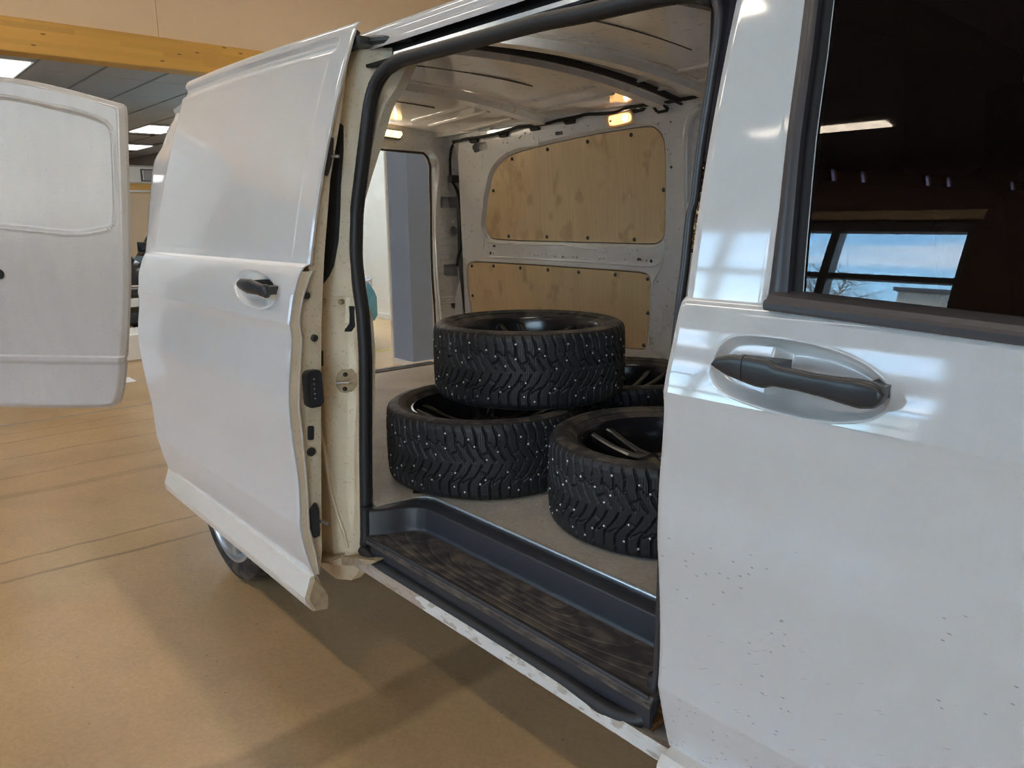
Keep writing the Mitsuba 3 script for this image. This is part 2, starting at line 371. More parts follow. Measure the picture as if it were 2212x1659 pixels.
# warm panels of the hall ceiling
for j, pts in enumerate(([(x, 0.64) for x in (-6.2, -4.4, -2.6, -0.8)], [(x, -2.3) for x in (-6.2, -3.6, -1.0)], [(x, -4.7) for x in (-6.2, -3.6, -1.0)], [(x, 3.4) for x in (-6.2, -3.6, -1.0)], [(x, y) for x in (1.6, 4.4) for y in (-4.7, -2.3, 0.75, 3.4)])):
    for x, y in pts:
        t = thing('hall_lamp', 'long warm ceiling lamp of the main hall', 'ceiling lamp', 'warm lamps of the main hall ceiling')
        ob('housing', box(x-.66, x+.66, y-.11, y+.11, HC-.06, HC-.002, .01), 'white_satin', parent=t)
        ob('diffuser', box(x-.63, x+.63, y-.08, y+.08, HC-.075, HC-.061), 'white_satin', parent=t, emitter={'type': 'area', 'radiance': rgb(*(WARM*ROWS[j]))})
# window wall behind the camera: opening x -8.7..-2.5, z 0.2..3.5
WX0, WX1, WZ0, WZ1 = -6.22, -2.5, 1.3, 3.55
VX0, VX1, VZ0, VZ1 = 1.3, 6.9, 0.2, 4.05
kw = ob('wall_back', cat(box(-26, WX0, YW-.25, YW, 0, HC), box(WX1, VX0, YW-.25, YW, 0, HC), box(VX1, 7, YW-.25, YW, 0, HC), box(WX0, WX1, YW-.25, YW, WZ1+.12, HC), box(WX0, WX1, YW-.25, YW, 0, WZ0), box(VX0, VX1, YW-.25, YW, VZ1+.12, HC), box(VX0, VX1, YW-.25, YW, 0, VZ0)), 'wall_dark', kind='structure', label='dark wall around the showroom windows')
ob('lintel', box(WX0-.3, WX1+.06, YW, YW+.03, WZ1+.13, WZ1+.27), 'wall_beige', parent=kw, label='beige lintel board over the window')
for wn, X0, X1, Z0, Z1, nx, nz in (('window_1', WX0, WX1, WZ0, WZ1, 3, 3), ('window_2', VX0, VX1, VZ0, VZ1, 5, 7)):
    tag(wn, 'large showroom window with dark grey bars', None, None, 'structure')
    pz, px_ = (Z1-Z0)/nz, (X1-X0)/nx
    for i in range(nx+1):
        x = X0+px_*i
        ob('mullion', box(x-.045, x+.045, YW-.16, YW-.02, Z0, Z1+.12), 'frame_grey', parent=wn)
    for k in range(nz+1):
        z = Z0+pz*k
        for i in range(nx):
            ob('transom', box(X0+px_*i+.045, X0+px_*(i+1)-.045, YW-.15, YW-.03, z-.04, z+(.12 if k == nz else .04)), 'frame_grey', parent=wn)
            if k < nz:
                q = mikit.ply((np.array([[X0+px_*i+.04, YW-.09, z+.03], [X0+px_*(i+1)-.04, YW-.09, z+.03], [X0+px_*(i+1)-.04, YW-.09, z+pz-.03], [X0+px_*i+.04, YW-.09, z+pz-.03]]), np.array([[0, 1, 2, 3]])), 'window_clear')
                ob('pane', q, None, parent=wn)
# outdoors, seen mirrored in the paint and the door glass
ob('ground', box(-90, 40, -90, YW-.3, -.5, -.15), 'asphalt', kind='structure')
def birch(name, x, y, h, seed, label):
    rg = np.random.default_rng(seed); ms = [tube([(x, y, -.2), (x+.1, y, h*.4), (x+.05, y+.1, h*.75), (x+.12, y, h)], [.16, .12, .06, .01], 7)]
    k = ob(name, ms[0], 'bark', label=label, cat='tree', smooth=True)
    br = []
    for i in range(42):
        z0 = h*(.32+.62*i/42); a = rg.uniform(0, 6.28); L = (h-z0)*.42+.7
        e = np.array([math.cos(a), math.sin(a), 0])
        p0 = np.array([x+.08, y, z0]); pm = p0+e*L*.5+[0, 0, L*.55]; p1 = p0+e*L*.9+[0, 0, L*.75]
        br.append(tube([p0, pm, p1], [.035, .02, .006], 4))
        for j in range(7):
            f = rg.uniform(.25, 1); q0 = p0+(pm-p0)*min(1, 2*f)+(p1-pm)*max(0, 2*f-1)
            d = rg.normal(size=3)*[.5, .5, .3]+[0, 0, .15]
            q1 = q0+d*L*.35; q2 = q1+d*L*.2-[0, 0, .35*L*.5]
            br.append(tube([q0, q1, q2], [.012, .008, .003], 3))
    ob('branches', cat(*br), 'bark', parent=k)
birch('birch_tree', -13.75, -25, 7.9, 3, 'bare birch tree mirrored in the left panes of the door window')
birch('birch_tree', -15.8, -31, 8.9, 5, 'bare birch tree mirrored right of the window bar, nearer the pale building')
kb = ob('building', box(-12.1, 8, -38, -28, -.2, 7.2), 'building_wall', label='pale flat roofed building mirrored in the corner of the door window', cat='building')
ob('roof_edge', box(-12.25, 8.1, -38.1, -27.85, 7.2, 7.4), 'roof_edge', parent=kb)
ob('downpipe', box(-11.75, -11.55, -28.15, -28, -.2, 7.2), 'white_satin', parent=kb)

# ------------------------------------------------------------------ things standing farther back in the hall
kcol = ob('column', box(-6.71, -6.365, 3.19, 3.60, 0.0, 2.55, 0.004), 'column_blue', label='square blue grey painted column seen through the open back of the van', cat='column')
ob('corner_strip', box(-6.725, -6.700, 3.175, 3.20, 0.0, 2.55), 'white_satin', parent=kcol)
ob('skirting', cat(box(-6.722, -6.353, 3.178, 3.1895, 0, .055), box(-6.3645, -6.353, 3.178, 3.612, 0, .055)), 'white_satin', parent=kcol)
ob('yellow_tape', box(-7.48, -7.44, 2.2, 5.0, 0.0005, 0.002), 'yellow_tape', label='thin yellow tape line on the floor beside the blue column', cat='tape')
ob('paper_sheet', box(-7.85, -7.58, 0.72, 0.93, 0.001, 0.003), 'white_satin', label='white paper sheet on the floor behind the open rear door', cat='paper')
kpt = tag('partition', 'beige partition wall with a timber strip and white head box between the open doors', 'partition')
ob('board', box(-16.5, -16.3, -1.0, 4.9, 0, 2.02), 'wall_beige', parent=kpt)
ob('wood_strip', box(-16.52, -16.28, -1.0, 4.9, 2.06, 2.18), 'glulam', parent=kpt)
ob('white_rail', box(-16.5, -16.24, -1.0, 4.9, 2.015, 2.06, .01), 'white_satin', parent=kpt)
kh = ob('head_box', box(-16.6, -16.2, 3.4, 4.9, 2.18, 2.52, .03), 'white_satin', parent=kpt)
ob('vent_frame', cat(box(-16.2, -16.19, 3.66, 3.69, 2.22, 2.45), box(-16.2, -16.19, 3.66, 3.95, 2.43, 2.45), box(-16.2, -16.19, 3.66, 3.95, 2.22, 2.24)), 'black_plastic', parent=kh)
ob('vent_flap', box(-16.2, -16.18, 3.72, 3.95, 2.25, 2.42, .004), 'trim_grey', parent=kh)
ob('display_plinth', box(-9.25, -8.72, 1.12, 1.95, 0, .30, .02), 'white_satin', label='low white plinth on the floor between the open rear door and sliding door', cat='plinth')

def car(name, x0, y0, y1, body, label, front_len=1.0, L=4.2):
    """a hatchback whose nose looks along +x at x0"""
    k = thing(name, label, 'car')
    yc, hw = (y0+y1)/2, (y1-y0)/2
    st = [(0.0, .42, .62, .78), (-.06, .30, .74, .93), (-.35, .24, .86, 1.0), (-1.1, .22, .98, 1.0), (-1.5, .22, 1.0, 1.0), (-L+.5, .22, 1.0, 1.0), (-L+.06, .30, .95, .94), (-L, .45, .85, .8)]
    V = []
    for dx, zb, zt, w in st:
        pts = [(-1, zb+.06), (-.94, zb), (.94, zb), (1, zb+.06), (1.0, (zb+zt)/2+.05), (.965, zt-.10), (.88, zt), (-.88, zt), (-.965, zt-.10), (-1.0, (zb+zt)/2+.05)]
        V.append([(x0+dx, yc+hw*w*a, b) for a, b in pts])
    V = np.array(V); n, m = V.shape[:2]; f = []
    for i in range(n-1):
        for j in range(m):
            a, b, c, d = i*m+j, i*m+(j+1) % m, (i+1)*m+(j+1) % m, (i+1)*m+j
            f += [[a, b, c], [a, c, d]]
    for j in range(1, m-1): f += [[0, j, j+1], [(n-1)*m, (n-1)*m+j+1, (n-1)*m+j]]
    ob('body', fix(V.reshape(-1, 3), np.array(f)), body, parent=k, smooth=35)
    cab = hull([(x0-1.05, yc+s*hw*.86, .97) for s in (-1, 1)]+[(x0-L+.25, yc+s*hw*.86, .95) for s in (-1, 1)]+[(x0-1.75, yc+s*hw*.68, 1.5) for s in (-1, 1)]+[(x0-L+.8, yc+s*hw*.66, 1.48) for s in (-1, 1)])
    ob('greenhouse', cab, 'glass_dark', parent=k)
    ob('roof', hull([(x0-1.7, yc+s*hw*.68, 1.49) for s in (-1, 1)]+[(x0-L+.8, yc+s*hw*.66, 1.475) for s in (-1, 1)]+[(x0-1.9, yc+s*hw*.6, 1.545) for s in (-1, 1)]+[(x0-L+.95, yc+s*hw*.6, 1.535) for s in (-1, 1)]), body, parent=k)
    for s in (-1, 1):
        h = ob('headlight', hull([(x0-.03, yc+s*hw*.55, .62), (x0-.02, yc+s*hw*.62, .74), (x0-.10, yc+s*hw*.90, .78), (x0-.30, yc+s*hw*.985, .80), (x0-.14, yc+s*hw*.92, .55), (x0+.012, yc+s*hw*.6, .64)]), 'chrome', parent=k)
        for q in range(6):
            ob('lamp_unit', ball((x0+.02-.035*q*.4, yc+s*hw*(.70+.012*q), .76-.032*q), .013), 'white_satin', parent=h, smooth=True)
        ob('wing_mirror', hull([(x0-1.35, yc+s*hw*a, z) for a, z in ((1.0, 1.08), (1.0, 1.2), (1.19, 1.19), (1.2, 1.10), (1.16, 1.06))]+[(x0-1.22, yc+s*hw*a, z) for a, z in ((1.02, 1.1), (1.17, 1.18), (1.17, 1.1))]), 'black_plastic', parent=k)
        for dx in (-.85, -L+.75):
            w = ob('car_wheel', lathe([(.20, -.1), (.30, -.1), (.325, -.06), (.325, .06), (.30, .1), (.20, .1)], 40, (x0+dx, yc+s*(hw-.13), .325), 'y'), 'sidewall_rubber', parent=k, smooth=40)
            ob('wheel_disc', lathe([(0, -.04), (.2, -.05), (.2, .05), (0, .04)], 30, (x0+dx, yc+s*(hw-.09), .325), 'y'), 'rim_silver', parent=w)
    ob('wheel_arch', cat(*[tube([(x0-.85+.37*math.cos(a), yc+s*(hw+.002), .325+.37*math.sin(a)) for a in np.linspace(.1, 3.04, 18)], .035, 6) for s in (-1, 1)]), 'black_plastic', parent=k)
    ob('bumper', box(x0-.1, x0+.03, yc-hw*.7, yc+hw*.7, .30, .44, .02), 'black_plastic', parent=k)
    return k
car('car', -7.75, 2.03, 3.74, 'car_blue', 'light blue car with a black wing mirror left of the blue column')
kk = car('car', -9.5, 0.12, 1.97, 'car_black', 'shiny black car with chrome trim in the gap behind the open rear door')
ob('chrome_trim', box(-9.55, -9.46, .3, 1.7, .70, .725, .005), 'chrome', parent=kk)
ob('number_plate', box(-9.5, -9.462, 1.2, 1.7, .50, .60, .003), 'white_satin', parent=kk)
# ------------------------------------------------------------------ the van: outer skin
VAN = thing('van', 'white panel van with its right sliding door and rear door standing open', 'van')
XR, XS = -0.80, -2.03          # rear edge of the front door, front edge of the slid-back door
def pieces(segs, z):
    z = np.asarray(z, float); out = np.zeros_like(z)
    for i, s in enumerate(segs):
        s = np.array(s); f = PchipInterpolator(s[:, 1], s[:, 0])
        m = (z >= s[0, 1]) & (z <= s[-1, 1])
        if i == 0: m |= z < s[0, 1]
        if i == len(segs)-1: m |= z > s[-1, 1]
        out[m] = f(np.clip(z[m], s[0, 1], s[-1, 1]))
    return out
FSEG = [[(.043, .440), (.018, .525), (.002, .588)],
        [(.002, .588), (.004, .66), (.001, .735), (-.007, .824), (-.015, .908), (-.0145, .98), (-.0095, 1.057), (-.007, 1.118), (-.011, 1.157)],
        [(-.011, 1.157), (-.004, 1.19), (.010, 1.239), (.024, 1.289), (.031, 1.306), (.037, 1.313), (.046, 1.317)]]
FLOW = lambda z: pieces(FSEG, z)
FUP = lambda z: .044+.14*(z-1.315)+.16*(z-1.315)**2
SSEG = [[(-.088, .390), (-.102, .442), (-.116, .503), (-.124, .565)],
        [(-.124, .565), (-.119, .64), (-.118, .70), (-.122, .76), (-.127, .822), (-.1305, .90), (-.1305, .935), (-.128, .975), (-.119, 1.045), (-.111, 1.10), (-.1085, 1.125), (-.112, 1.165)],
        [(-.112, 1.165), (-.106, 1.19), (-.096, 1.235), (-.081, 1.278), (-.066, 1.312), (-.058, 1.322), (-.037, 1.330)]]
SLOW = lambda z: pieces(SSEG, z)
SUP = lambda z: -.037+.18*(z-1.33)+.16*(z-1.33)**2

BOWL = curve([(-.716, 1.202), (-.716, 1.224), (-.709, 1.246), (-.690, 1.264), (-.662, 1.270), (-.625, 1.271), (-.585, 1.271), (-.535, 1.267), (-.485, 1.257), (-.446, 1.240), (-.426, 1.221), (-.421, 1.205), (-.430, 1.184), (-.452, 1.170), (-.488, 1.161), (-.545, 1.156), (-.616, 1.161), (-.672, 1.169), (-.702, 1.182)])
DEEP = curve([(-.619, 1.264), (-.541, 1.263), (-.489, 1.252), (-.452, 1.237), (-.434, 1.219), (-.430, 1.203), (-.440, 1.188), (-.485, 1.168), (-.545, 1.163), (-.612, 1.166), (-.620, 1.18), (-.621, 1.225)])

# ---- front door
k = 'front_door'
xs = np.unique(np.r_[np.linspace(XR, XR+.02, 6), np.linspace(XR+.02, -.725, 12), np.linspace(-.725, -.41, 150), np.linspace(-.41, .70, 50)])
zs = np.unique(np.r_[np.linspace(.44, .57, 22), np.linspace(.57, .61, 14), np.linspace(.61, 1.14, 60), np.linspace(1.14, 1.29, 100), np.linspace(1.29, 1.317, 16)])
Xg, Zg = np.meshgrid(xs, zs, indexing='ij')
dB, dD = poly_dist(BOWL, Xg, Zg), poly_dist(DEEP, Xg, Zg)
Yg = FLOW(Zg)+.016*ss(0, .020, dB)-.0012*ss(0, .003, dB)*(1-ss(.003, .009, dB))+.030*ss(0, .024, dD)
Yg = Yg+.004*(1-ss(0, .008, Xg-XR))                      # hem rolled at the rear edge
FD = ob(k, slab(Xg, Yg, Zg, [0, .012, 0]), 'paint_door', parent=VAN, smooth=32, label='front door skin below the window')
zu = np.linspace(1.312, 1.90, 40); tt = np.linspace(0, 1, 26)
xl = XR+.0*zu; xw = np.interp(zu, [1.325, 1.361, 1.463, 1.575, 1.70, 1.776, 1.9], [-.643, -.643, -.646, -.654, -.661, -.668, -.683])
Xu = xl[:, None]+(xw-xl)[:, None]*tt[None, :]; Zu = np.repeat(zu[:, None], 26, 1)
Yu = FUP(Zu)+.006*(1-ss(0, .012, Xu-XR))+.003*(1-ss(0, .01, xw[:, None]-Xu))
ob('window_frame', slab(Xu, Yu, Zu, [0, .014, 0]), 'paint', parent=FD, smooth=32, label='white pillar strip beside the window')
xsr, zsr = np.meshgrid(np.linspace(-.69, .70, 30), np.linspace(1.80, 1.92, 8), indexing='ij')
ob('window_frame', slab(xsr, FUP(zsr), zsr, [0, .014, 0]), 'paint', parent=FD, smooth=32)
# inner shell and window channel
ob('inner_shell', along_x([(.075, .46), (.072, .60), (.072, 1.1), (.078, 1.30), (.10, 1.30), (.10, .46)], XR+.03, .68), 'black_matt', parent=FD)
xi = np.interp(zu, [1.334, 1.357, 1.46, 1.565, 1.689, 1.772, 1.9], [-.612, -.614, -.622, -.631, -.638, -.646, -.66])
def vstrip(x0, x1, off, th, z):
    t = np.linspace(0, 1, 7); X = x0[:, None]+(x1-x0)[:, None]*t; Zz = np.repeat(z[:, None], 7, 1)
    return slab(X, FUP(Zz)+off-.004*np.sin(np.pi*t)[None, :], Zz, [0, th, 0])
ob('window_seal', vstrip(xw-.001, xi, .001, .02, zu), 'sill_trim', parent=FD, smooth=40, label='dark rubber window seal')
ob('window_channel', vstrip(xi-.002, xi+.016, .016, .02, zu), 'black_matt', parent=FD, smooth=40)
ob('channel_edge', tube(np.stack([xi+.017, FUP(zu)+.017, zu], 1), .0010, 6), 'trim_grey', parent=FD)
xg_, zg_ = np.meshgrid(np.linspace(-.64, .70, 40), np.linspace(1.31, 1.89, 24), indexing='ij')
ob('window_glass', grid(xg_, FUP(zg_)+.020, zg_), 'window_tint', parent=FD, smooth=True, label='tinted side window that mirrors the sky')
# two-step rubber sill under the glass; it falls slightly to the front
def sill(sec, x0, x1, drop):
    m = along_x(sec, x0, x1); v = np.array(m.vertices); v[:, 2] += drop*(v[:, 0]-x0); m.vertices = v; return m
ob('window_sill', sill([(.020, 1.309), (.016, 1.313), (.016, 1.321), (.020, 1.325), (.05, 1.325), (.05, 1.309)], -.634, .70, -.044), 'sill_trim', parent=FD, label='dark rubber strip under the window')
ob('sill_lip', sill([(.021, 1.325), (.026, 1.332), (.058, 1.3385), (.066, 1.3385), (.066, 1.32), (.022, 1.32)], -.632, .70, -.044), 'sill_trim', parent=FD)
# lower cladding
ob('rocker_trim', along_x([(.046, .446), (.010, .446), (-.004, .432), (-.012, .40), (-.014, .37), (-.004, .33), (.04, .31), (.07, .33), (.07, .44)], XR+.012, .70), 'paint_trim', parent=FD, smooth=30, label='cream lower cladding')
# handle: a fixed foot and the grip, drawn as sections along x
def bar(top, bot, x0, x1, n, yc, dep, ends=(1, 1)):
    tp, bt = np.array(top), np.array(bot)
    X = x0+(x1-x0)*(.5-.5*np.cos(np.linspace(0, np.pi, n)))
    th = np.linspace(0, 2*np.pi, 28, endpoint=False); V = []
    ce, se = np.sign(np.cos(th))*np.abs(np.cos(th))**.72, np.sign(np.sin(th))*np.abs(np.sin(th))**.72
    for i, x in enumerate(X):
        zt, zb = np.interp(x, tp[:, 0], tp[:, 1]), np.interp(x, bt[:, 0], bt[:, 1])
        u = (x-x0)/(x1-x0); e = 1.0
        if ends[0]: e = min(e, math.sqrt(max(0.0, 1-max(0, 1-u/.05)**2))+.03)
        if ends[1]: e = min(e, math.sqrt(max(0.0, 1-max(0, 1-(1-u)/.05)**2))+.03)
        V.append(np.stack([np.full(28, x), yc(x)-dep(x)*e*ce*.5, (zt+zb)/2+(zt-zb)/2*e*se], 1))
    V = np.array(V); v, f = [], []
    v = V.reshape(-1, 3)
    for i in range(n-1):
        for j in range(28):
            a, b, c, d = i*28+j, i*28+(j+1) % 28, (i+1)*28+(j+1) % 28, (i+1)*28+j
            f += [[a, b, c], [a, c, d]]
    c0, c1 = len(v), len(v)+1; v = np.vstack([v, V[0].mean(0), V[-1].mean(0)])
    for j in range(28):
        f += [[c0, (j+1) % 28, j], [c1, (n-1)*28+j, (n-1)*28+(j+1) % 28]]
    return fix(v, np.array(f))
HT = [(-.686, 1.224), (-.678, 1.237), (-.652, 1.244), (-.623, 1.2455), (-.584, 1.2445), (-.576, 1.2385), (-.515, 1.2345), (-.480, 1.2345), (-.455, 1.2355), (-.436, 1.234), (-.424, 1.229), (-.417, 1.220)]
HB = [(-.686, 1.224), (-.678, 1.2185), (-.656, 1.210), (-.609, 1.2015), (-.592, 1.201), (-.577, 1.2065), (-.538, 1.206), (-.500, 1.2025), (-.470, 1.1975), (-.450, 1.195), (-.432, 1.198), (-.421, 1.207), (-.417, 1.220)]
hy = lambda x: -.030-.008*math.sin(math.pi*(x+.686)/.269)
HK = ob('handle', bar(HT, HB, -.6275, -.417, 60, hy, lambda x: .020+.006*ss(-.5, -.44, x), (0, 1)), 'handle_black', parent=FD, smooth=50, label='black pull handle')
ob('handle_foot', cat(bar(HT, HB, -.686, -.6285, 30, hy, lambda x: .021, (1, 0)), hull([(x, y, z) for x, z in ((-.665, 1.213), (-.665, 1.236), (-.582, 1.238), (-.582, 1.206)) for y in (-.036, .02)])), 'handle_black', parent=HK, smooth=40)
ob('handle_pivot', hull([(x, y, z) for x, z in ((-.452, 1.205), (-.452, 1.228), (-.428, 1.225), (-.428, 1.208)) for y in (-.03, .03)]), 'handle_black', parent=HK)

# ---- the slid-back side door: about eleven centimetres out from the body side
ZT = lambda x: np.interp(x, [-3.49, -3.43, -3.08, -2.78, -2.53, -2.27, -2.03], [2.006, 2.018, 2.022, 2.019, 2.013, 2.004, 1.996])
zr = np.array([.390, .415, .504, .62, .764, .897, 1.044, 1.177, 1.247, 1.32, 1.345, 1.40, 1.506, 1.789, 1.924, 2.03])
xrr = np.array([-3.335, -3.339, -3.341, -3.385, -3.416, -3.436, -3.462, -3.449, -3.470, -3.475, -3.44, -3.428, -3.417, -3.414, -3.415, -3.43])
XRE = PchipInterpolator(zr, xrr)
tt = np.linspace(0, 1, 90); tt = np.unique(np.r_[0, .003, .007, tt, .993, .997])
zl = np.unique(np.r_[np.linspace(.39, .54, 16), np.linspace(.54, .59, 14), np.linspace(.59, 1.14, 50), np.linspace(1.14, 1.30, 60), np.linspace(1.30, 1.33, 14)])
xe = XRE(zl); Xs = xe[:, None]+(XS-xe)[:, None]*tt[None, :]; Zs = np.repeat(zl[:, None], len(tt), 1)
SB = curve([(-2.456, 1.243), (-2.458, 1.278), (-2.433, 1.301), (-2.335, 1.307), (-2.226, 1.294), (-2.150, 1.269), (-2.124, 1.238), (-2.143, 1.205), (-2.218, 1.188), (-2.318, 1.192), (-2.408, 1.212)])
tb = np.unique(np.r_[tt, np.linspace(.64, .95, 110)]); Xs = xe[:, None]+(XS-xe)[:, None]*tb[None, :]; Zs = np.repeat(zl[:, None], len(tb), 1)
dS = poly_dist(SB, Xs, Zs)
edge = .004*(1-ss(0, .010, XS-Xs))+.010*(1-ss(0, .012, Xs-xe[:, None]))
Ys = SLOW(Zs)+.034*ss(0, .035, dS)-.001*ss(0, .003, dS)*(1-ss(.003, .009, dS))+edge
SD = ob('sliding_door', slab(Xs, Ys, Zs, [0, .006, 0]), 'paint', parent=VAN, smooth=32, label='sliding door skin below the belt line')
s_ = np.linspace(0, 1, 90); tu = np.unique(np.r_[np.linspace(0, 1, 70), np.linspace(0, .06, 14), np.linspace(.88, 1, 24)])
S2, T2_ = np.meshgrid(s_, tu, indexing='ij')
Xt = np.full_like(S2, -2.5); 
for _ in range(3):
    Zt = 1.328+(ZT(Xt)-1.328)*S2; Xt = XRE(Zt)+(XS-XRE(Zt))*T2_
g = ZT(Xt)-Zt                                           # distance below the door's top edge
Yt = SUP(Zt)+.014*ss(.028, .042, g)*(1-ss(.058, .075, g))*(1-ss(-2.135, -2.095, Xt))
Yt += .003*ss(0, .008, -2.135-Xt)*ss(1.34, 1.352, Zt)*ss(.085, .10, g)
Yt += .004*(1-ss(0, .010, XS-Xt))+.008*(1-ss(0, .012, g))+.010*(1-ss(0, .012, Xt-XRE(Zt)))
ob('upper_panel', slab(Xt, Yt, Zt, [0, .006, 0]), 'paint', parent=SD, smooth=32, label='tall white upper panel with a pressed groove along its top')
# front end of the door: outer flange, then the dusty inner frame set back
zf = np.linspace(.395, 1.31, 60)
lipz = np.array([.397, .455, .553, .564, .643, .747, .85, .923, 1.035, 1.077, 1.118, 1.174, 1.241, 1.292, 1.32]); lipy = np.array([-.070, -.074, -.092, -.091, -.088, -.089, -.092, -.096, -.084, -.079, -.073, -.078, -.060, -.037, -.020])
out = [(SLOW(np.array([z]))[0]+.006, z) for z in zf]
ob('edge_flange', prism(out+[(np.interp(z, lipz, lipy), z) for z in zf[::-1]], lambda u, v, w: (w, u, v), XS-.006, XS-.001), 'paint_dusty', parent=SD, label='dusty return flange')
ob('flange_lip', tube([(XS-.002, np.interp(z, lipz, lipy), z) for z in zf], .0035, 8), 'paint', parent=SD)
iez = np.array([.374, .453, .588, .734, .933, 1.153, 1.261, 1.347, 1.477, 1.564, 1.723, 1.923, 1.985]); iey = np.array([-.062, -.046, -.039, -.030, -.017, -.001, .011, .021, .041, .054, .095, .138, .155])
zf2 = np.linspace(.385, 1.315, 50); zf3 = np.linspace(1.315, 1.985, 30)
zf3 = np.linspace(1.315, 1.915, 30)
fr = [(np.interp(z, lipz, lipy)-.004, z) for z in zf2]+[(SUP(np.array([z]))[0]+.008, z) for z in zf3]
fr += [(np.interp(z, iez, iey), z) for z in np.r_[zf2, zf3][::-1]]
ob('inner_frame', prism(fr, lambda u, v, w: (w, u, v), -3.34, XS-.016), 'paint_dusty', parent=SD, label='dusty inner door frame')
FX = XS-.016
yzx = lambda u, v, w: (w, u, v)
for y, z in ((-.0434, 1.2414), (-.0275, 1.1167)):
    ob('rubber_buffer', disc((FX, y, z), .0105, 'x', .009, 20, .003), 'rubber_seal', parent=SD, smooth=40)
cp = rnd([(-.073, 1.026), (-.020, 1.026), (-.018, .915), (-.073, .915)], .018)
ck = ob('contact_box', prism(cp, yzx, FX-.001, FX+.020), 'black_plastic', parent=SD, label='black contact box')
ob('contact_rim', prism(rnd([(-.071, 1.024), (-.022, 1.024), (-.020, .917), (-.071, .917)], .017), yzx, FX+.020, FX+.024, [rnd([(-.066, 1.019), (-.027, 1.019), (-.025, .922), (-.066, .922)], .013)]), 'rubber_seal', parent=ck)
for q in range(5):
    ob('contact_pin', ball((FX+.021, -.046, 1.000-.0145*q), .0022), 'steel', parent=ck)
ob('slot_shade', prism(rnd([(-.066, .859), (-.046, .856), (-.049, .813), (-.069, .816)], .006), yzx, FX-.001, FX+.0015), 'rubber_seal', parent=SD)  # dark plate standing in for the shade inside the slot recess
ob('round_plug', disc((FX, -.0603, .7785), .0135, 'x', .004, 24, .001), 'sidewall_rubber', parent=SD, smooth=40)
lk = ob('lower_latch', prism(rnd([(-.079, .60), (-.060, .622), (-.050, .60), (-.052, .512), (-.072, .508), (-.079, .54)], .004), yzx, FX-.001, FX+.007), 'black_plastic', parent=SD)
ob('latch_pin', tube([(FX, -.045, .556), (FX+.035, -.036, .552)], .0055, 12), 'steel', parent=lk)
uk = ob('upper_latch', prism(rnd([(.050, 1.679), (.070, 1.679), (.064, 1.630), (.057, 1.606), (.044, 1.572), (.034, 1.579), (.041, 1.624)], .004), yzx, FX-.001, FX+.006), 'black_plastic', parent=SD)
ob('latch_pin', tube([(FX, .060, 1.628), (FX+.024, .073, 1.627)], .005, 12), 'steel', parent=uk)
ob('top_seal', hull([(XS-.01, SUP(np.array([z]))[0]+o, z) for z, o in ((1.98, .01), (1.97, .028), (1.925, .01), (1.925, .026))]+[(XS-.05, SUP(np.array([z]))[0]+o, z) for z, o in ((1.98, .01), (1.925, .026))]), 'rubber_seal', parent=SD)
# lower cladding of the door with its muddy end
RK = [(-.085, .394), (-.096, .391), (-.106, .36), (-.118, .33), (-.113, .30), (-.095, .278), (-.060, .272), (-.055, .33), (-.07, .385)]
m = along_x(RK, -3.335, XS-.004); v = np.array(m.vertices)
v[:, 2] += .030*ss(-2.2, -3.3, v[:, 0]); m.vertices = v
rk = ob('rocker_trim', m, 'paint_trim', parent=SD, smooth=30, label='cream lower cladding')
ob('trim_end', cat(hull([(XS-.006, y, z) for y, z in [(-.085, .394), (-.104, .355), (-.117, .328), (-.094, .277), (-.046, .268), (-.040, .32), (-.079, .375)]]+[(XS+.006, y, z) for y, z in [(-.086, .385), (-.100, .350), (-.108, .325), (-.090, .283), (-.05, .275), (-.046, .318)]]), hull([(XS, -.08, .372), (XS+.012, -.047, .322), (XS-.01, -.05, .33), (XS-.01, -.083, .39), (XS+.004, -.084, .388)])), 'muddy_plastic', parent=rk, label='mud-caked end of the cladding')
sx = lambda x: (x+2.327)/.30
HT2 = [(-2.335, 1.262), (-2.325, 1.272), (-2.303, 1.281), (-2.219, 1.283), (-2.15, 1.272), (-2.06, 1.278)]
HB2 = [(-2.335, 1.262), (-2.325, 1.254), (-2.309, 1.248), (-2.244, 1.240), (-2.179, 1.240), (-2.119, 1.232), (-2.06, 1.230)]
hk = ob('handle', bar(HT2, HB2, -2.333, -2.122, 50, lambda x: -.120-.010*math.sin(math.pi*(x+2.333)/.23), lambda x: .022, (1, 1)), 'handle_black', parent=SD, smooth=50, label='black pull handle')
ob('handle_foot', hull([(x, y, z) for x, z in ((-2.318, 1.252), (-2.318, 1.272), (-2.235, 1.279), (-2.235, 1.243)) for y in (-.122, -.05)]), 'handle_black', parent=hk)
ob('handle_pivot', hull([(x, y, z) for x, z in ((-2.16, 1.24), (-2.16, 1.267), (-2.13, 1.265), (-2.13, 1.242)) for y in (-.12, -.06)]), 'handle_black', parent=hk)

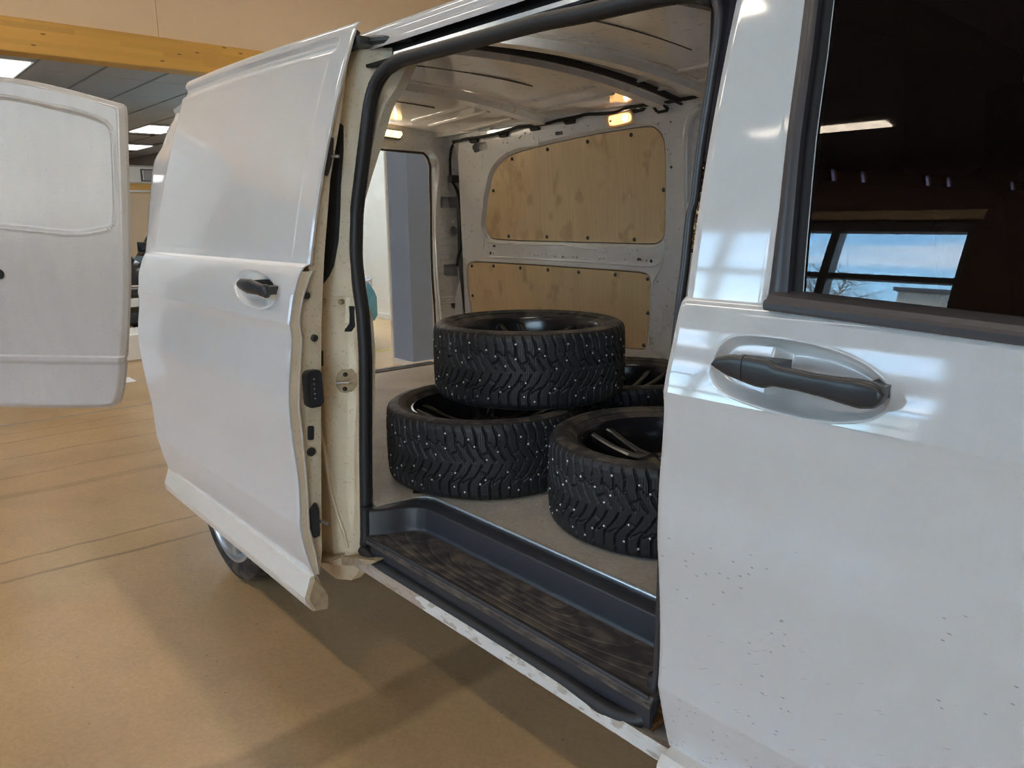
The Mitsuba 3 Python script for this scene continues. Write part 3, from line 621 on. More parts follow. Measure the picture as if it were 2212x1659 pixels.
# ---- body side behind the door: the rear pillar turns in to the seal; step arm, flap
cpy = lambda z: np.interp(z, [.2, 1.2, 1.9, 2.1], [.07, .07, .19, .22])
cps = lambda x, z: .095+.15*np.maximum(0, z-1.2)+.72*(np.maximum(x, -2.12)+2.03)
xzc = lambda u, v, w: (u+.55*w, cps(u, v)+.8*w, v)
zz = np.linspace(.36, 1.93, 60); sl_ = np.array([(-2.03, .40), (-2.036, .485), (-2.033, .622), (-2.026, .763), (-2.014, .922), (-2.007, 1.058), (-2.010, 1.162), (-2.037, 1.259), (-2.060, 1.357), (-2.062, 1.444), (-2.036, 1.582), (-2.013, 1.69), (-1.999, 1.767), (-1.97, 1.823), (-1.93, 1.93)])
xedge = np.interp(zz, sl_[:, 1], sl_[:, 0])+.008
uu = np.r_[np.linspace(0, .9, 12), np.linspace(.9, 1, 30)[1:]]
Xc = -3.35+(xedge+3.35)[:, None]*uu; Zc = np.repeat(zz[:, None], len(uu), 1)
dent = .010*ss(.014, .0, np.abs((xedge[:, None]-Xc)-.034))*ss(.45, .6, Zc)*ss(1.15, 1.0, Zc)
CPL = ob('rear_pillar', slab(Xc, cps(Xc, Zc)+dent, Zc, [0, .03, 0]), 'paint_dusty', parent=VAN, smooth=50, label='dusty door pillar behind the sliding door')
P_ = lambda pts, w0, w1, r=.003: prism(rnd(pts, r), xzc, w0, w1)
ob('pillar_cover', P_([(-2.107, 1.735), (-2.089, 1.72), (-2.084, 1.643), (-2.084, 1.551), (-2.080, 1.458), (-2.079, 1.391), (-2.084, 1.337), (-2.086, 1.317), (-2.096, 1.289), (-2.119, 1.250), (-2.145, 1.26), (-2.145, 1.66), (-2.13, 1.72)], -.012, .004, .006), 'black_matt', parent=CPL, label='black cover strip')
gk = ob('gap_shade', P_([(-2.14, 1.205), (-2.026, 1.20), (-2.026, 1.140), (-2.038, 1.124), (-2.14, 1.122)], -.004, .01), 'black_matt', parent=CPL)  # black sheet standing in for the shade in the gap below the plate
kp = ob('hinge_plate', P_([(-2.14, 1.227), (-2.035, 1.230), (-2.037, 1.147), (-2.14, 1.144)], -.016, -.004, .004), 'paint_dusty', parent=CPL, label='dusty plate with two screws')
def knob(x, z, r, w): return tube([np.array([x, cps(x, z), z])+np.array([.58, -.81, 0])*q for q in (0, w*.7, w)], [r, r, r*.7], 14)
for x, z in ((-2.105, 1.213), (-2.056, 1.214)):
    ob('screw', knob(x, z, .008, .021), 'muddy_plastic', parent=kp, smooth=40)
st = ob('striker', P_([(-2.063, 1.008), (-2.047, 1.009), (-2.038, .992), (-2.036, .970), (-2.046, .945), (-2.056, .935), (-2.069, .936), (-2.080, .954), (-2.080, .975), (-2.073, .997)], -.006, .01, .003), 'muddy_plastic', parent=CPL, label='door striker plate')
for x, z in ((-2.057, .993), (-2.060, .948)):
    ob('bolt', knob(x, z, .0065, .012), 'sidewall_rubber', parent=st, smooth=40)
bq = np.array([.58, -.81, 0])
ob('striker_bar', tube([np.array([-2.075, cps(-2.075, .97), .968]), np.array([-2.075, cps(-2.075, .97), .969])+bq*.022, np.array([-2.042, cps(-2.042, .97), .973])+bq*.022, np.array([-2.042, cps(-2.042, .97), .974])], .005, 10), 'steel', parent=st)
ob('door_buffer', P_([(-2.14, 1.063), (-2.114, 1.064), (-2.116, 1.017), (-2.14, 1.010)], -.016, .004), 'rubber_seal', parent=CPL)
ob('weld_seam', tube([(x, cps(x, z)-.003, z) for x, z in ((-2.165, .85), (-2.156, .822), (-2.133, .764), (-2.120, .676), (-2.115, .615), (-2.101, .538), (-2.085, .477), (-2.078, .425))], .0065, 8), 'paint_dusty', parent=CPL)
ob('lower_arm', cat(hull([(x, y, z) for x, z in ((-2.33, .345), (-2.14, .385), (-2.08, .408), (-2.10, .388), (-2.33, .305)) for y in (.0, .05)]), hull([(x, y, z) for x, z in ((-2.33, .330), (-1.97, .430), (-1.885, .452), (-1.91, .432), (-2.05, .378), (-2.33, .297)) for y in (.045, .085)])), 'muddy_plastic', parent=VAN, label='muddy roller arm of the sliding door')
ob('sill_end', hull([(x, y, z) for x, z in ((-2.33, .30), (-2.165, .288), (-2.058, .322), (-2.017, .36), (-1.99, .403), (-2.33, .40)) for y in (.055, .09)]), 'paint_dusty', parent=VAN, label='dusty end of the sill')
ob('upper_arm', cat(tube([(-2.10, .17, 1.955), (-1.98, .20, 1.945), (-1.86, .23, 1.935)], .012, 8), hull([(x, y, z) for x, z in ((-2.11, 1.965), (-2.01, 1.955), (-2.01, 1.935), (-2.11, 1.925)) for y in (.15, .20)])), 'black_plastic', parent=VAN, label='black upper roller arm')
# ---- roof edge above the opening: white lip, black track, bright rail
RT = -3.88
RSEC = np.array([(.200, 1.947), (.198, 1.958), (.203, 1.972), (.216, 1.986), (.26, 2.005), (.45, 2.03), (.70, 2.042), (.964, 2.045), (1.23, 2.042), (1.48, 2.03), (1.67, 2.005), (1.712, 1.986), (1.725, 1.972), (1.73, 1.958), (1.728, 1.947)])
rx = np.r_[np.linspace(RT, -3.3, 14), np.linspace(-3.2, 1.0, 12)]
tp = ss(-3.25, RT, rx)[:, None]; cy = RSEC[None, :, 0]-.964
ob('roof', slab(np.repeat(rx[:, None], len(RSEC), 1), .964+cy*(1-.115*tp), RSEC[None, :, 1]-.022*tp, [0, 0, -.02]), 'paint', parent=VAN, smooth=40, label='white roof skin')
ob('door_track', along_x([(.203, 1.950), (.206, 1.955), (.262, 1.965), (.262, 1.880), (.180, 1.876), (.178, 1.884), (.236, 1.894), (.240, 1.945)], -2.03, -.80), 'black_matt', parent=VAN, label='black upper door track')
ob('bright_rail', along_x([(.160, 1.879), (.163, 1.890), (.176, 1.894), (.178, 1.884), (.172, 1.877)], -1.86, -.80), 'bright_rail', parent=VAN, smooth=40)
ob('front_header', along_x([(.15, 1.87), (.20, 1.95), (.26, 1.96), (.26, 1.87)], -.80, .70), 'paint', parent=VAN)
# ---- weatherstrip round the opening
SEALP = [(-.851, .165, 1.822), (-.90, .167, 1.842), (-.977, .167, 1.850), (-1.157, .167, 1.856), (-1.316, .168, 1.864), (-1.526, .169, 1.866), (-1.747, .169, 1.868), (-1.823, .168, 1.869), (-1.905, .167, 1.856), (-1.960, .163, 1.823), (-1.990, .158, 1.767), (-2.006, .151, 1.690), (-2.029, .142, 1.582), (-2.053, .131, 1.444), (-2.051, .123, 1.357), (-2.029, .115, 1.259), (-2.003, .109, 1.162), (-2.000, .108, 1.058), (-2.007, .106, .922), (-2.019, .104, .763), (-2.026, .102, .622), (-2.031, .099, .485), (-2.03, .094, .44)]
sp = smooth_path(SEALP, 140)
WS = ob('weatherstrip', tube(sp, .0165, 12), 'rubber_seal', parent=VAN, smooth=True, label='black rubber door seal around the opening')
ob('seal_flange', tube(sp+np.array([-.006, .012, 0]), .017, 8), 'rubber_seal', parent=WS, smooth=True)
SR = [(-.851, .165, 1.822), (-.836, .160, 1.787), (-.835, .157, 1.752), (-.838, .154, 1.716), (-.842, .149, 1.66), (-.847, .145, 1.608), (-.851, .139, 1.544), (-.853, .134, 1.478), (-.859, .132, 1.459), (-.861, .124, 1.363), (-.864, .119, 1.305), (-.872, .11, 1.1), (-.875, .105, .8), (-.875, .10, .55), (-.885, .09, .45)]
ob('front_seal', tube(smooth_path(SR, 90), .0085, 10), 'sill_trim', parent=WS, smooth=True, label='grey lip of the seal at the front pillar')
ob('front_pillar', cat(prism([(-.858, .45), (-.858, 1.3), (-.838, 1.50), (-.822, 1.70), (-.826, 1.83), (-.70, 1.9), (-.70, .45)], lambda u, v, w: (u, cpy(v)+.055+w, v), 0, .03)), 'black_matt', parent=VAN)
# ---- sill: lower seal, pale rail, rust gutter, white outer edge
SBP = [(-2.03, .088, .425), (-1.88, .068, .422), (-1.50, .068, .421), (-1.11, .066, .419), (-.985, .060, .419), (-.93, .066, .420), (-.897, .088, .427), (-.890, .10, .45), (-.886, .112, .52)]
ob('sill_seal', tube(smooth_path(SBP, 90), .0175, 12), 'rubber_seal', parent=WS, smooth=True, label='flattened rubber seal along the sill')
ob('sill_rail', tube([(-2.02, .094, .428), (-1.85, .092, .430), (-1.60, .0925, .4305), (-1.57, .089, .431), (-1.30, .0905, .431), (-1.03, .090, .430), (-.93, .097, .428)], [.009, .010, .010, .011, .011, .011, .006], 10), 'sill_rail', parent=VAN, smooth=True, label='pale scratched sill rail')
ob('sill_gutter', along_x([(.086, .425), (.128, .428), (.140, .47), (.15, .47), (.15, .41), (.086, .41)], -2.02, -.87), 'rust', parent=VAN, label='rusty gutter beside the step')
ob('sill_outer', along_x([(.052, .424), (.044, .418), (.043, .392), (.055, .380), (.085, .36), (.15, .36), (.15, .40), (.075, .412)], -2.01, .6), 'sill_white', parent=VAN, smooth=25, label='scuffed white outer sill')
ob('floor_pan', box(RT, .7, .14, 1.80, .36, .395), 'paint', parent=VAN)
# ---- the van's rear corner, far flank and rear wheel
QZ = np.array([1.30, 1.373, 1.446, 1.604, 1.686, 1.742, 1.776, 1.877, 1.929, 1.99]); QYv = np.array([.052, .067, .081, .108, .124, .142, .170, .215, .248, .273])
QY = lambda z: np.where(z < 1.31, FLOW(np.minimum(z, 1.31))+.02, np.interp(z, QZ, QYv))
zc2 = np.linspace(.36, 1.975, 60); xq = np.linspace(-3.30, -3.88, 24)
Xq, Zq = np.meshgrid(xq, zc2, indexing='ij')
ob('rear_quarter', slab(Xq, QY(Zq)+.02*ss(-3.86, -3.88, Xq), Zq, [0, .012, 0]), 'paint', parent=VAN, smooth=35, label='white rear quarter panel')
ob('roof_spoiler', hull([(-3.62, .215, 1.965), (-3.755, .21, 1.945), (-3.76, .215, 1.932), (-3.69, .215, 1.930), (-3.62, .9, 2.0), (-3.85, .9, 1.97)]), 'paint', parent=VAN, smooth=30)
ob('far_flank', prism([(1.87, .38), (1.93, .6), (1.94, .95), (1.90, 1.3), (1.84, 1.6), (1.745, 1.95), (1.735, 1.95), (1.83, 1.6), (1.885, 1.3), (1.92, .95), (1.91, .6), (1.86, .38)], yzx, RT, 1.0), 'paint', parent=VAN)
def road_wheel(x, y, sgn):
    w = ob('rear_wheel', lathe([(.245, -.10), (.29, -.115), (.325, -.10), (.338, -.07), (.338, .07), (.325, .10), (.29, .115), (.245, .10)], 72, (x, y, .338), 'y'), 'sidewall_rubber', parent=VAN, smooth=35, label='rear wheel under the sliding door')
    ob('rim', lathe([(.252, -.112), (.252, -.09), (.225, -.07), (.215, .09), (.205, .09), (.215, -.08), (.236, -.108)], 72, (x, y, .338), 'y'), 'rim_silver', parent=w, smooth=40, label='silver alloy rim')
    for q in range(7):
        a = 2*math.pi*q/7+.28; e = np.array([math.cos(a), 0, math.sin(a)]); s = np.array([-math.sin(a), 0, math.cos(a)])
        c = np.array([x, y, .338])
        ob('spoke', hull([c+e*r+s*h*o+np.array([0, yy, 0]) for r, h, y0, y1 in ((.04, .026, -.085, -.06), (.236, .013, -.103, -.075)) for o in (-1, 1) for yy in (y0, y1)]), 'rim_silver', parent=w)
    ob('hub', disc((x, y-.07, .338), .055, 'y', -.02, 24), 'rim_silver', parent=w)
    ob('brake_drum', disc((x, y-.03, .338), .15, 'y', .06, 30), 'rust', parent=w)
road_wheel(-2.99, .125, -1)
# ---- rear door, swung open past a right angle on its hinge
hx, hy_, dxy = -4.0, -.064, np.array([-.749, -.662]); nn = np.array([.662, -.749])   # nn faces out of the door
def RD(u, v, w): return (hx+dxy[0]*u-nn[0]*w, hy_+dxy[1]*u-nn[1]*w, v)
OUT = curve([(-.150, 1.97), (-.134, 1.821), (-.113, 1.576), (-.082, 1.281), (-.053, 1.086), (0, .817), (.026, .702), (.047, .623), (.075, .566), (.13, .545), (.437, .540), (.78, .534), (.80, .56), (.80, 2.10), (.78, 2.125), (.60, 2.12), (.433, 2.107), (.298, 2.087), (.143, 2.051), (-.01, 2.009), (-.12, 1.978)])
WIN = curve([(.78, 2.05), (.446, 2.032), (.243, 1.990), (.043, 1.943), (-.023, 1.920), (-.072, 1.897), (-.089, 1.855), (-.085, 1.758), (-.067, 1.573), (-.053, 1.455), (-.027, 1.420), (.009, 1.408), (.168, 1.388), (.308, 1.404), (.545, 1.427), (.78, 1.44)])
ug, vg = np.linspace(0, 1, 120), np.linspace(.54, 2.118, 190)
PO = Polygon(OUT); ub = []
for z in vg:
    L = PO.intersection(Polygon([(-1, z-1e-4), (2, z-1e-4), (2, z+1e-4), (-1, z+1e-4)])).bounds; ub.append((L[0], L[2]))
ub = np.array(ub); U = ub[:, :1]+(ub[:, 1:]-ub[:, :1])*ug; V = np.repeat(vg[:, None], 120, 1)
dW, dO = poly_dist(WIN, U, V), poly_dist(OUT, U, V)
stripe = ss(.776, .782, V)*(1-ss(.808, .816, V))
W_ = -.006*ss(0, .004, dW)*(1-ss(.008, .016, dW))+.007*ss(.006, .02, dW)+.02*(1-ss(0, .03, dO))**2-.008*stripe+.022*ss(1.0, 0, V-.5)
X3, Y3, Z3 = RD(U, V, W_)
RDK = ob('rear_door', slab(X3, Y3, Z3, [-.02*.662, .02*.749, 0]), 'paint_rear', parent=VAN, smooth=30, label='rear door swung wide open at the left')
ob('lock_hole', prism(curve([(.560, 1.212), (.572, 1.236), (.62, 1.236), (.632, 1.212), (.62, 1.188), (.572, 1.188)]), lambda u, v, w: RD(u, v, w), -.004, .01), 'black_matt', parent=RDK, label='dark lock opening')
# ------------------------------------------------------------------ the van: load space
FZ = .58
wy = lambda z: 1.78-.08*(z-1.2)                            # far side wall, leaning in
def wm(off): return lambda u, v, w: (u, wy(v)-off+w, v)   # outline in (x, z), w deeper into the wall
# cargo floor with the cut-out of the step
mat_out = [(-3.86, .14), (-2.058, .136), (-1.979, .113), (-1.977, .180), (-1.968, .250), (-1.945, .278), (-1.915, .2885), (-1.837, .2895), (-.86, .2905), (-.86, 1.80), (-3.86, 1.80)]
CF = ob('cargo_floor', prism(mat_out, lambda u, v, w: (u, v, w), .572, FZ), 'cargo_floor', parent=VAN, label='worn brown grey load floor')
ob('floor_edge', tube([(-1.96, .262, .5775), (-1.943, .279, .578), (-1.912, .2895, .578), (-1.80, .291, .578), (-.88, .292, .578)], .0045, 8), 'bright_rail', parent=CF, smooth=True, label='blueish shiny edge strip of the floor')
th = ob('threshold', cat(*[box(-3.90+.017*i, -3.888+.017*i, .26, 1.68, FZ-.01, FZ+.004, .002) for i in range(5)]+[box(-3.90, -3.815, .26, 1.68, FZ-.02, FZ+.001)]), 'tray_dusty', parent=VAN, label='ribbed strip along the rear sill')
ob('lashing_ring', lathe([(.030, 0), (.044, 0), (.044, .005), (.036, .009), (.030, .005)], 30, (-2.20, .44, FZ-.001), 'z'), 'black_matt', parent=CF, smooth=40)
ob('lashing_bow', tube([(-2.20+.019*math.cos(a), .44+.019*math.sin(a), FZ+.003) for a in np.linspace(0, 2*np.pi, 25)[:-1]], .0035, 8, True), 'steel', parent=CF, smooth=True)
ob('floor_patch', prism([(-2.05, .300), (-2.00, .262), (-1.93, .33), (-1.97, .40)], lambda u, v, w: (u, v, w), FZ+.0002, FZ+.0016), 'black_matt', parent=CF)
# step: rim, walls and a ribbed floor
rim_o = np.array([(-2.02, .075), (-1.985, .15), (-1.968, .250), (-1.945, .278), (-1.912, .288), (-1.80, .2885), (-.87, .29)])
rim_i = np.array([(-1.975, .085), (-1.945, .135), (-1.925, .185), (-1.905, .212), (-1.872, .229), (-1.80, .231), (-.87, .233)])
bot_i = np.array([(-1.965, .075), (-1.935, .130), (-1.915, .178), (-1.893, .205), (-1.862, .219), (-1.79, .222), (-.87, .224)])
n = 60
def rs(p):
    d = np.r_[0, np.cumsum(np.linalg.norm(np.diff(p, axis=0), axis=1))]; s = np.r_[np.linspace(0, d[-2], n-8), np.linspace(d[-2], d[-1], 9)[1:]]
    return np.stack([PchipInterpolator(d, p[:, k])(s) for k in (0, 1)], 1)
A_, B_, C_ = rs(rim_o), rs(rim_i), rs(bot_i)
rows = [(A_, .576), (.5*A_+.5*B_, .5775), (B_, .574), (.7*B_+.3*C_, .568), (C_*.9+.1*B_, .512), (C_, .502), (C_-[0, .006], .499)]
X = np.array([r[0][:, 0] for r in rows]); Y = np.array([r[0][:, 1] for r in rows]); Z = np.array([np.full(n, r[1]) for r in rows])
STP = ob('step_well', slab(X, Y, Z, [0, .004, -.004]), 'tray_plastic', parent=VAN, smooth=50, label='black moulded step well')
gx, gy = np.meshgrid(np.linspace(-1.965, -.86, 420), np.linspace(.062, .222, 90), indexing='ij')
cx0, cx1, cyy = -1.55, -1.27, .205
gz = np.full(gx.shape, .4985)
for i in range(6):                                           # nested U-shaped ribs round a middle field
    e, h2 = .030*(i+1)+.004, .0185*(i+1)
    inx = (gx > cx0-e-.03*i) & (gx < cx1+e+.03*i)
    qx = np.maximum(np.maximum(cx0-gx, gx-cx1), 0)/(1+.35*i); qy = np.maximum(.196-gy, 0)*1.7
    r = np.sqrt(qx**2+qy**2); gz -= .0022*np.exp(-((r-.034*(i+.6))/.0032)**2)*(gy < .214)
gz -= .012*ss(.075, .062, gy)
ob('step_floor', slab(gx, gy, gz, [0, 0, -.01]), 'tray_dusty', parent=STP, smooth=35, label='dusty ribbed tread of the step')
ob('step_nose', tube([(-1.965, .067, .4925), (-1.85, .0705, .4945), (-1.2, .074, .4945), (-.87, .072, .4945)], .006, 8), 'tray_plastic', parent=STP, smooth=True)
ob('step_front', box(-1.96, -.87, .075, .085, .42, .492), 'tray_plastic', parent=STP)
ob('step_side', box(-2.03, -1.965, .10, .25, .44, .565), 'black_matt', parent=STP)
# ---- far side wall: pressed sheet with openings, holes and two plywood panels
PU = [(-3.406, 1.333), (-3.443, 1.358), (-3.467, 1.403), (-3.461, 1.438), (-3.442, 1.494), (-3.43, 1.542), (-3.393, 1.629), (-3.364, 1.688), (-3.316, 1.732), (-3.249, 1.767), (-3.186, 1.786), (-3.046, 1.803), (-2.86, 1.819), (-2.604, 1.836), (-2.448, 1.841), (-2.273, 1.845), (-2.232, 1.833), (-2.198, 1.797), (-2.184, 1.755), (-2.184, 1.617), (-2.190, 1.51), (-2.192, 1.40), (-2.201, 1.361), (-2.230, 1.337), (-2.262, 1.33), (-2.718, 1.332)]
PL = [(-3.643, 1.161), (-3.633, 1.183), (-3.607, 1.201), (-3.559, 1.206), (-3.102, 1.207), (-2.727, 1.204), (-2.398, 1.201), (-2.304, 1.197), (-2.278, 1.184), (-2.267, 1.166), (-2.284, .992), (-2.296, .891), (-2.304, .852), (-2.322, .831), (-2.36, .827), (-3.575, .790), (-3.60, .80), (-3.629, .863), (-3.642, .936), (-3.65, 1.025), (-3.653, 1.099)]
HOLES = [(-3.236, 1.846, .003), (-3.202, 1.842, .003), (-3.103, 1.859, .004), (-3.092, 1.868, .003), (-3.299, 1.828, .002), (-3.569, 1.826, .003), (-3.461, 1.66, .003), (-3.06, 1.88, .005), (-3.02, 1.873, .003), (-2.995, 1.847, .003), (-2.947, 1.891, .003), (-2.871, 1.852, .003), (-2.723, 1.87, .0035), (-2.706, 1.872, .002), (-2.617, 1.874, .003), (-2.318, 1.896, .002), (-2.206, 1.847, .004), (-2.139, 1.848, .004), (-2.157, 1.736, .003), (-2.138, 1.72, .003), (-3.456, 1.592, .003), (-3.481, 1.555, .003), (-3.453, 1.515, .003), (-3.309, 1.302, .003), (-3.385, 1.26, .004), (-3.176, 1.258, .004), (-3.045, 1.258, .004), (-3.019, 1.257, .004), (-2.989, 1.267, .003), (-2.958, 1.267, .003), (-2.888, 1.256, .004), (-2.758, 1.256, .004), (-2.732, 1.256, .004), (-2.575, 1.256, .004), (-2.549, 1.256, .004), (-2.538, 1.302, .004), (-2.341, 1.301, .004), (-2.417, 1.256, .004), (-2.286, 1.256, .005), (-2.134, 1.331, .003), (-2.225, 1.163, .004), (-2.175, 1.054, .004), (-2.14, 1.662, .006), (-2.143, 1.482, .004), (-2.14, 1.019, .004), (-2.26, .869, .004), (-2.298, .808, .003), (-2.208, .799, .005)]
SLOTS = [[(-3.48, 1.862), (-3.381, 1.862), (-3.365, 1.822), (-3.487, 1.811), (-3.507, 1.843)], [(-2.842, 1.867), (-2.790, 1.867), (-2.787, 1.850), (-2.838, 1.850)], [(-3.390, 1.305), (-3.365, 1.305), (-3.366, 1.297), (-3.391, 1.296)], [(-2.842, 1.260), (-2.824, 1.261), (-2.825, 1.253), (-2.842, 1.252)], [(-2.342, 1.266), (-2.317, 1.267), (-2.317, 1.255), (-2.343, 1.254)]]
whole = Polygon([(-3.72, FZ), (-2.0, FZ), (-2.0, 1.935), (-3.60, 1.935), (-3.64, 1.80)])
ou = Polygon(curve(PU)).buffer(.016); ol = Polygon(curve(PL)).buffer(.006)
holes = [Point(x, z).buffer(r*1.1, quad_segs=4) for x, z, r in HOLES]+[rnd(s, .003 if i else .012, 4) for i, s in enumerate(SLOTS)]
Pw = whole.difference(ou).difference(ol)
for h in holes: Pw = Pw.difference(h)
IW = ob('side_wall', prism(Pw, wm(0), 0, .004), 'paint_inner', parent=VAN, label='white pressed steel side wall with punched holes')
ob('wall_back_sheet', prism(whole.buffer(-.005), wm(0), .055, .058), 'paint_inner', parent=IW)
# bevelled lips round the openings
def lip(P, o0, d0, o1, d1):
    a = np.array(P.buffer(o0).exterior.coords)[:-1]; ms = []
    q = np.array(P.exterior.coords)[:-1]; q2 = np.array([np.array(P.buffer(o1).exterior.interpolate(P.buffer(o1).exterior.project(Point(*p))).coords[0]) for p in a])
    v0 = np.stack(wm(0)(a[:, 0], a[:, 1], np.full(len(a), d0)), 1); v1 = np.stack(wm(0)(q2[:, 0], q2[:, 1], np.full(len(a), d1)), 1)
    k_ = len(a); i = np.arange(k_); j = (i+1) % k_
    f = np.vstack([np.stack([i, j, j+k_], 1), np.stack([i, j+k_, i+k_], 1)])
    return np.vstack([v0, v1]), f
ob('window_lip', lip(ou, .0005, .0, -.014, .022), 'paint_inner', parent=IW, smooth=True)
ob('panel_lip', lip(ol, .0005, .0, -.005, .012), 'paint_inner', parent=IW, smooth=True)
# raised and sunk pressings
def bead(pts, r, d=0.0, nn_=60):
    p = smooth_path(pts, nn_); return tube(np.stack([p[:, 0], wy(p[:, 1])+d, p[:, 1]], 1), r, 8)
for i, pts in enumerate(([(-3.457, 1.366), (-3.472, 1.295), (-3.480, 1.277), (-3.470, 1.256), (-3.448, 1.237), (-3.178, 1.240), (-2.924, 1.238), (-2.689, 1.237), (-2.491, 1.234), (-2.27, 1.231), (-2.219, 1.244), (-2.200, 1.274), (-2.191, 1.348)],
                         [(-3.457, 1.366), (-3.440, 1.337), (-3.405, 1.321), (-3.208, 1.317), (-3.096, 1.315), (-2.884, 1.318), (-2.685, 1.305), (-2.521, 1.290)],
                         [(-2.191, 1.348), (-2.198, 1.26), (-2.225, 1.20), (-2.255, 1.15), (-2.272, .98), (-2.28, .86)])):
    ob('pressed_bead', bead(pts, .007 if i != 1 else .006, .002), 'paint_inner', parent=IW, smooth=True)
for pts in ([(-3.559, 1.756), (-3.549, 1.771), (-3.437, 1.768), (-3.425, 1.762), (-3.429, 1.724), (-3.451, 1.716), (-3.533, 1.721), (-3.558, 1.738)], [(-3.517, 1.613), (-3.50, 1.624), (-3.43, 1.623), (-3.45, 1.507), (-3.487, 1.452), (-3.507, 1.467)], [(-3.261, 1.865), (-2.991, 1.881), (-2.966, 1.873), (-2.959, 1.818), (-2.969, 1.812), (-3.244, 1.812), (-3.253, 1.818)]):
    P = rnd(pts, .006)
    for h in holes: P = P.difference(h.buffer(.001))
    ob('pressed_field', prism(P, wm(0), -.0022, .002), 'paint_inner', parent=IW)
ob('pressed_field', prism(rnd([(-2.265, 1.03), (-2.215, 1.03), (-2.205, 1.01), (-2.215, .90), (-2.285, .90)], .006), wm(0), -.004, .002), 'paint_inner', parent=IW)
for x, z in ((-3.412, 1.261), (-2.26, 1.255)):
    ob('grey_plug', lathe([(0, -.003), (.006, -.003), (.0075, 0), (0, 0)], 16, (x, wy(z), z), 'y'), 'sidewall_rubber', parent=IW, smooth=40)
bolt = lathe([(0, -.007), (.004, -.007), (.009, -.003), (.009, 0), (0, 0)], 14, (0, 0, 0), 'y')
boltd = mikit.ply(bolt, 'black_plastic', smooth=40)
for nm, PP, off, bl, lab in (('plywood_panel', PU, .020, [(-3.195, 1.761), (-2.920, 1.791), (-2.643, 1.807), (-2.373, 1.816), (-3.368, 1.603), (-2.196, 1.569), (-3.265, 1.356), (-2.960, 1.356), (-2.668, 1.354), (-2.370, 1.350)], 'tall scuffed plywood panel in the window opening'),
                         ('plywood_panel', PL, .009, [(-3.602, 1.181), (-3.401, 1.188), (-3.172, 1.186), (-2.954, 1.185), (-2.729, 1.183), (-2.485, 1.182), (-2.287, 1.171), (-3.618, 1.003), (-2.915, .956), (-2.291, 1.011), (-2.321, .853)], 'low scuffed plywood panel behind the wheels')):
    o_, d_ = (-.006, .018) if PP is PU else (-.004, .006)
    kpp = ob(nm, prism(Polygon(curve(PP)).buffer(-o_*0-.0025), wm(0), d_, d_+.009), 'plywood', parent=VAN, label=lab)
    for x, z in bl:
        ob('bolt', boltd, None, parent=kpp, to_world=T().translate([x, wy(z)+d_+.0005, z]))
# dark column of the wall in front of the panels and a glimpse of the next plywood
ob('wall_column', prism([(-2.06, FZ), (-1.96, FZ), (-1.96, 1.95), (-2.06, 1.95)], wm(0), -.012, .03), 'paint_inner', parent=IW)
ob('wall_roll', bead([(-1.995, 1.30), (-2.035, 1.42), (-2.045, 1.55), (-2.040, 1.78), (-2.02, 1.85), (-1.97, 1.885)], .019, -.02), 'paint_inner', parent=IW, smooth=True)
ob('plywood_panel', prism([(-2.02, .8), (-1.3, .8), (-1.3, 1.86), (-2.02, 1.86)], wm(0), .0, .01), 'plywood', parent=VAN)
ob('side_wall_front', prism([(-2.0, FZ), (-.86, FZ), (-.86, 1.95), (-2.0, 1.95)], wm(0), .012, .02), 'paint_inner', parent=VAN)
# wiring along the wall top, down the rear corner, with clips
cab = [(-1.90, 1.690, 1.932), (-2.018, 1.692, 1.927), (-2.127, 1.692, 1.925), (-2.249, 1.692, 1.925), (-2.356, 1.692, 1.922), (-2.430, 1.693, 1.912), (-2.531, 1.693, 1.917), (-2.597, 1.692, 1.922), (-2.664, 1.693, 1.917), (-2.791, 1.693, 1.913), (-2.865, 1.694, 1.906), (-2.957, 1.694, 1.905), (-3.066, 1.693, 1.909), (-3.148, 1.694, 1.901), (-3.278, 1.695, 1.890), (-3.403, 1.695, 1.885), (-3.514, 1.695, 1.886), (-3.591, 1.696, 1.881), (-3.68, 1.73, 1.885), (-3.715, 1.765, 1.878), (-3.72, 1.752, 1.862), (-3.72, 1.742, 1.835), (-3.72, 1.734, 1.775), (-3.72, 1.735, 1.699), (-3.72, 1.753, 1.660), (-3.72, 1.770, 1.636), (-3.72, 1.794, 1.582), (-3.72, 1.804, 1.503), (-3.72, 1.810, 1.429), (-3.72, 1.807, 1.331), (-3.72, 1.801, 1.282), (-3.72, 1.777, 1.229), (-3.72, 1.768, 1.175)]
WH = ob('wiring_loom', tube(smooth_path(cab, 260), .0075, 8), 'black_matt', parent=VAN, smooth=True, label='black wiring loom along the wall top')
for pts in ([(-3.535, 1.889), (-3.51, 1.878), (-3.501, 1.864), (-3.486, 1.861), (-3.44, 1.865), (-3.434, 1.883), (-3.438, 1.892)], [(-3.29, 1.900), (-3.257, 1.888), (-3.249, 1.872), (-3.194, 1.873), (-3.187, 1.889), (-3.164, 1.899), (-3.231, 1.905)], [(-3.056, 1.911), (-3.012, 1.901), (-3.004, 1.884), (-2.948, 1.885), (-2.942, 1.904), (-2.922, 1.911), (-3.039, 1.915)], [(-2.797, 1.918), (-2.766, 1.906), (-2.757, 1.893), (-2.701, 1.894), (-2.695, 1.912), (-2.683, 1.922), (-2.768, 1.923)], [(-2.372, 1.924), (-2.341, 1.917), (-2.332, 1.902), (-2.283, 1.906), (-2.256, 1.925), (-2.265, 1.930)]):
    ob('loom_clip', prism(rnd(pts, .004), wm(0), -.014, .002), 'black_matt', parent=WH)
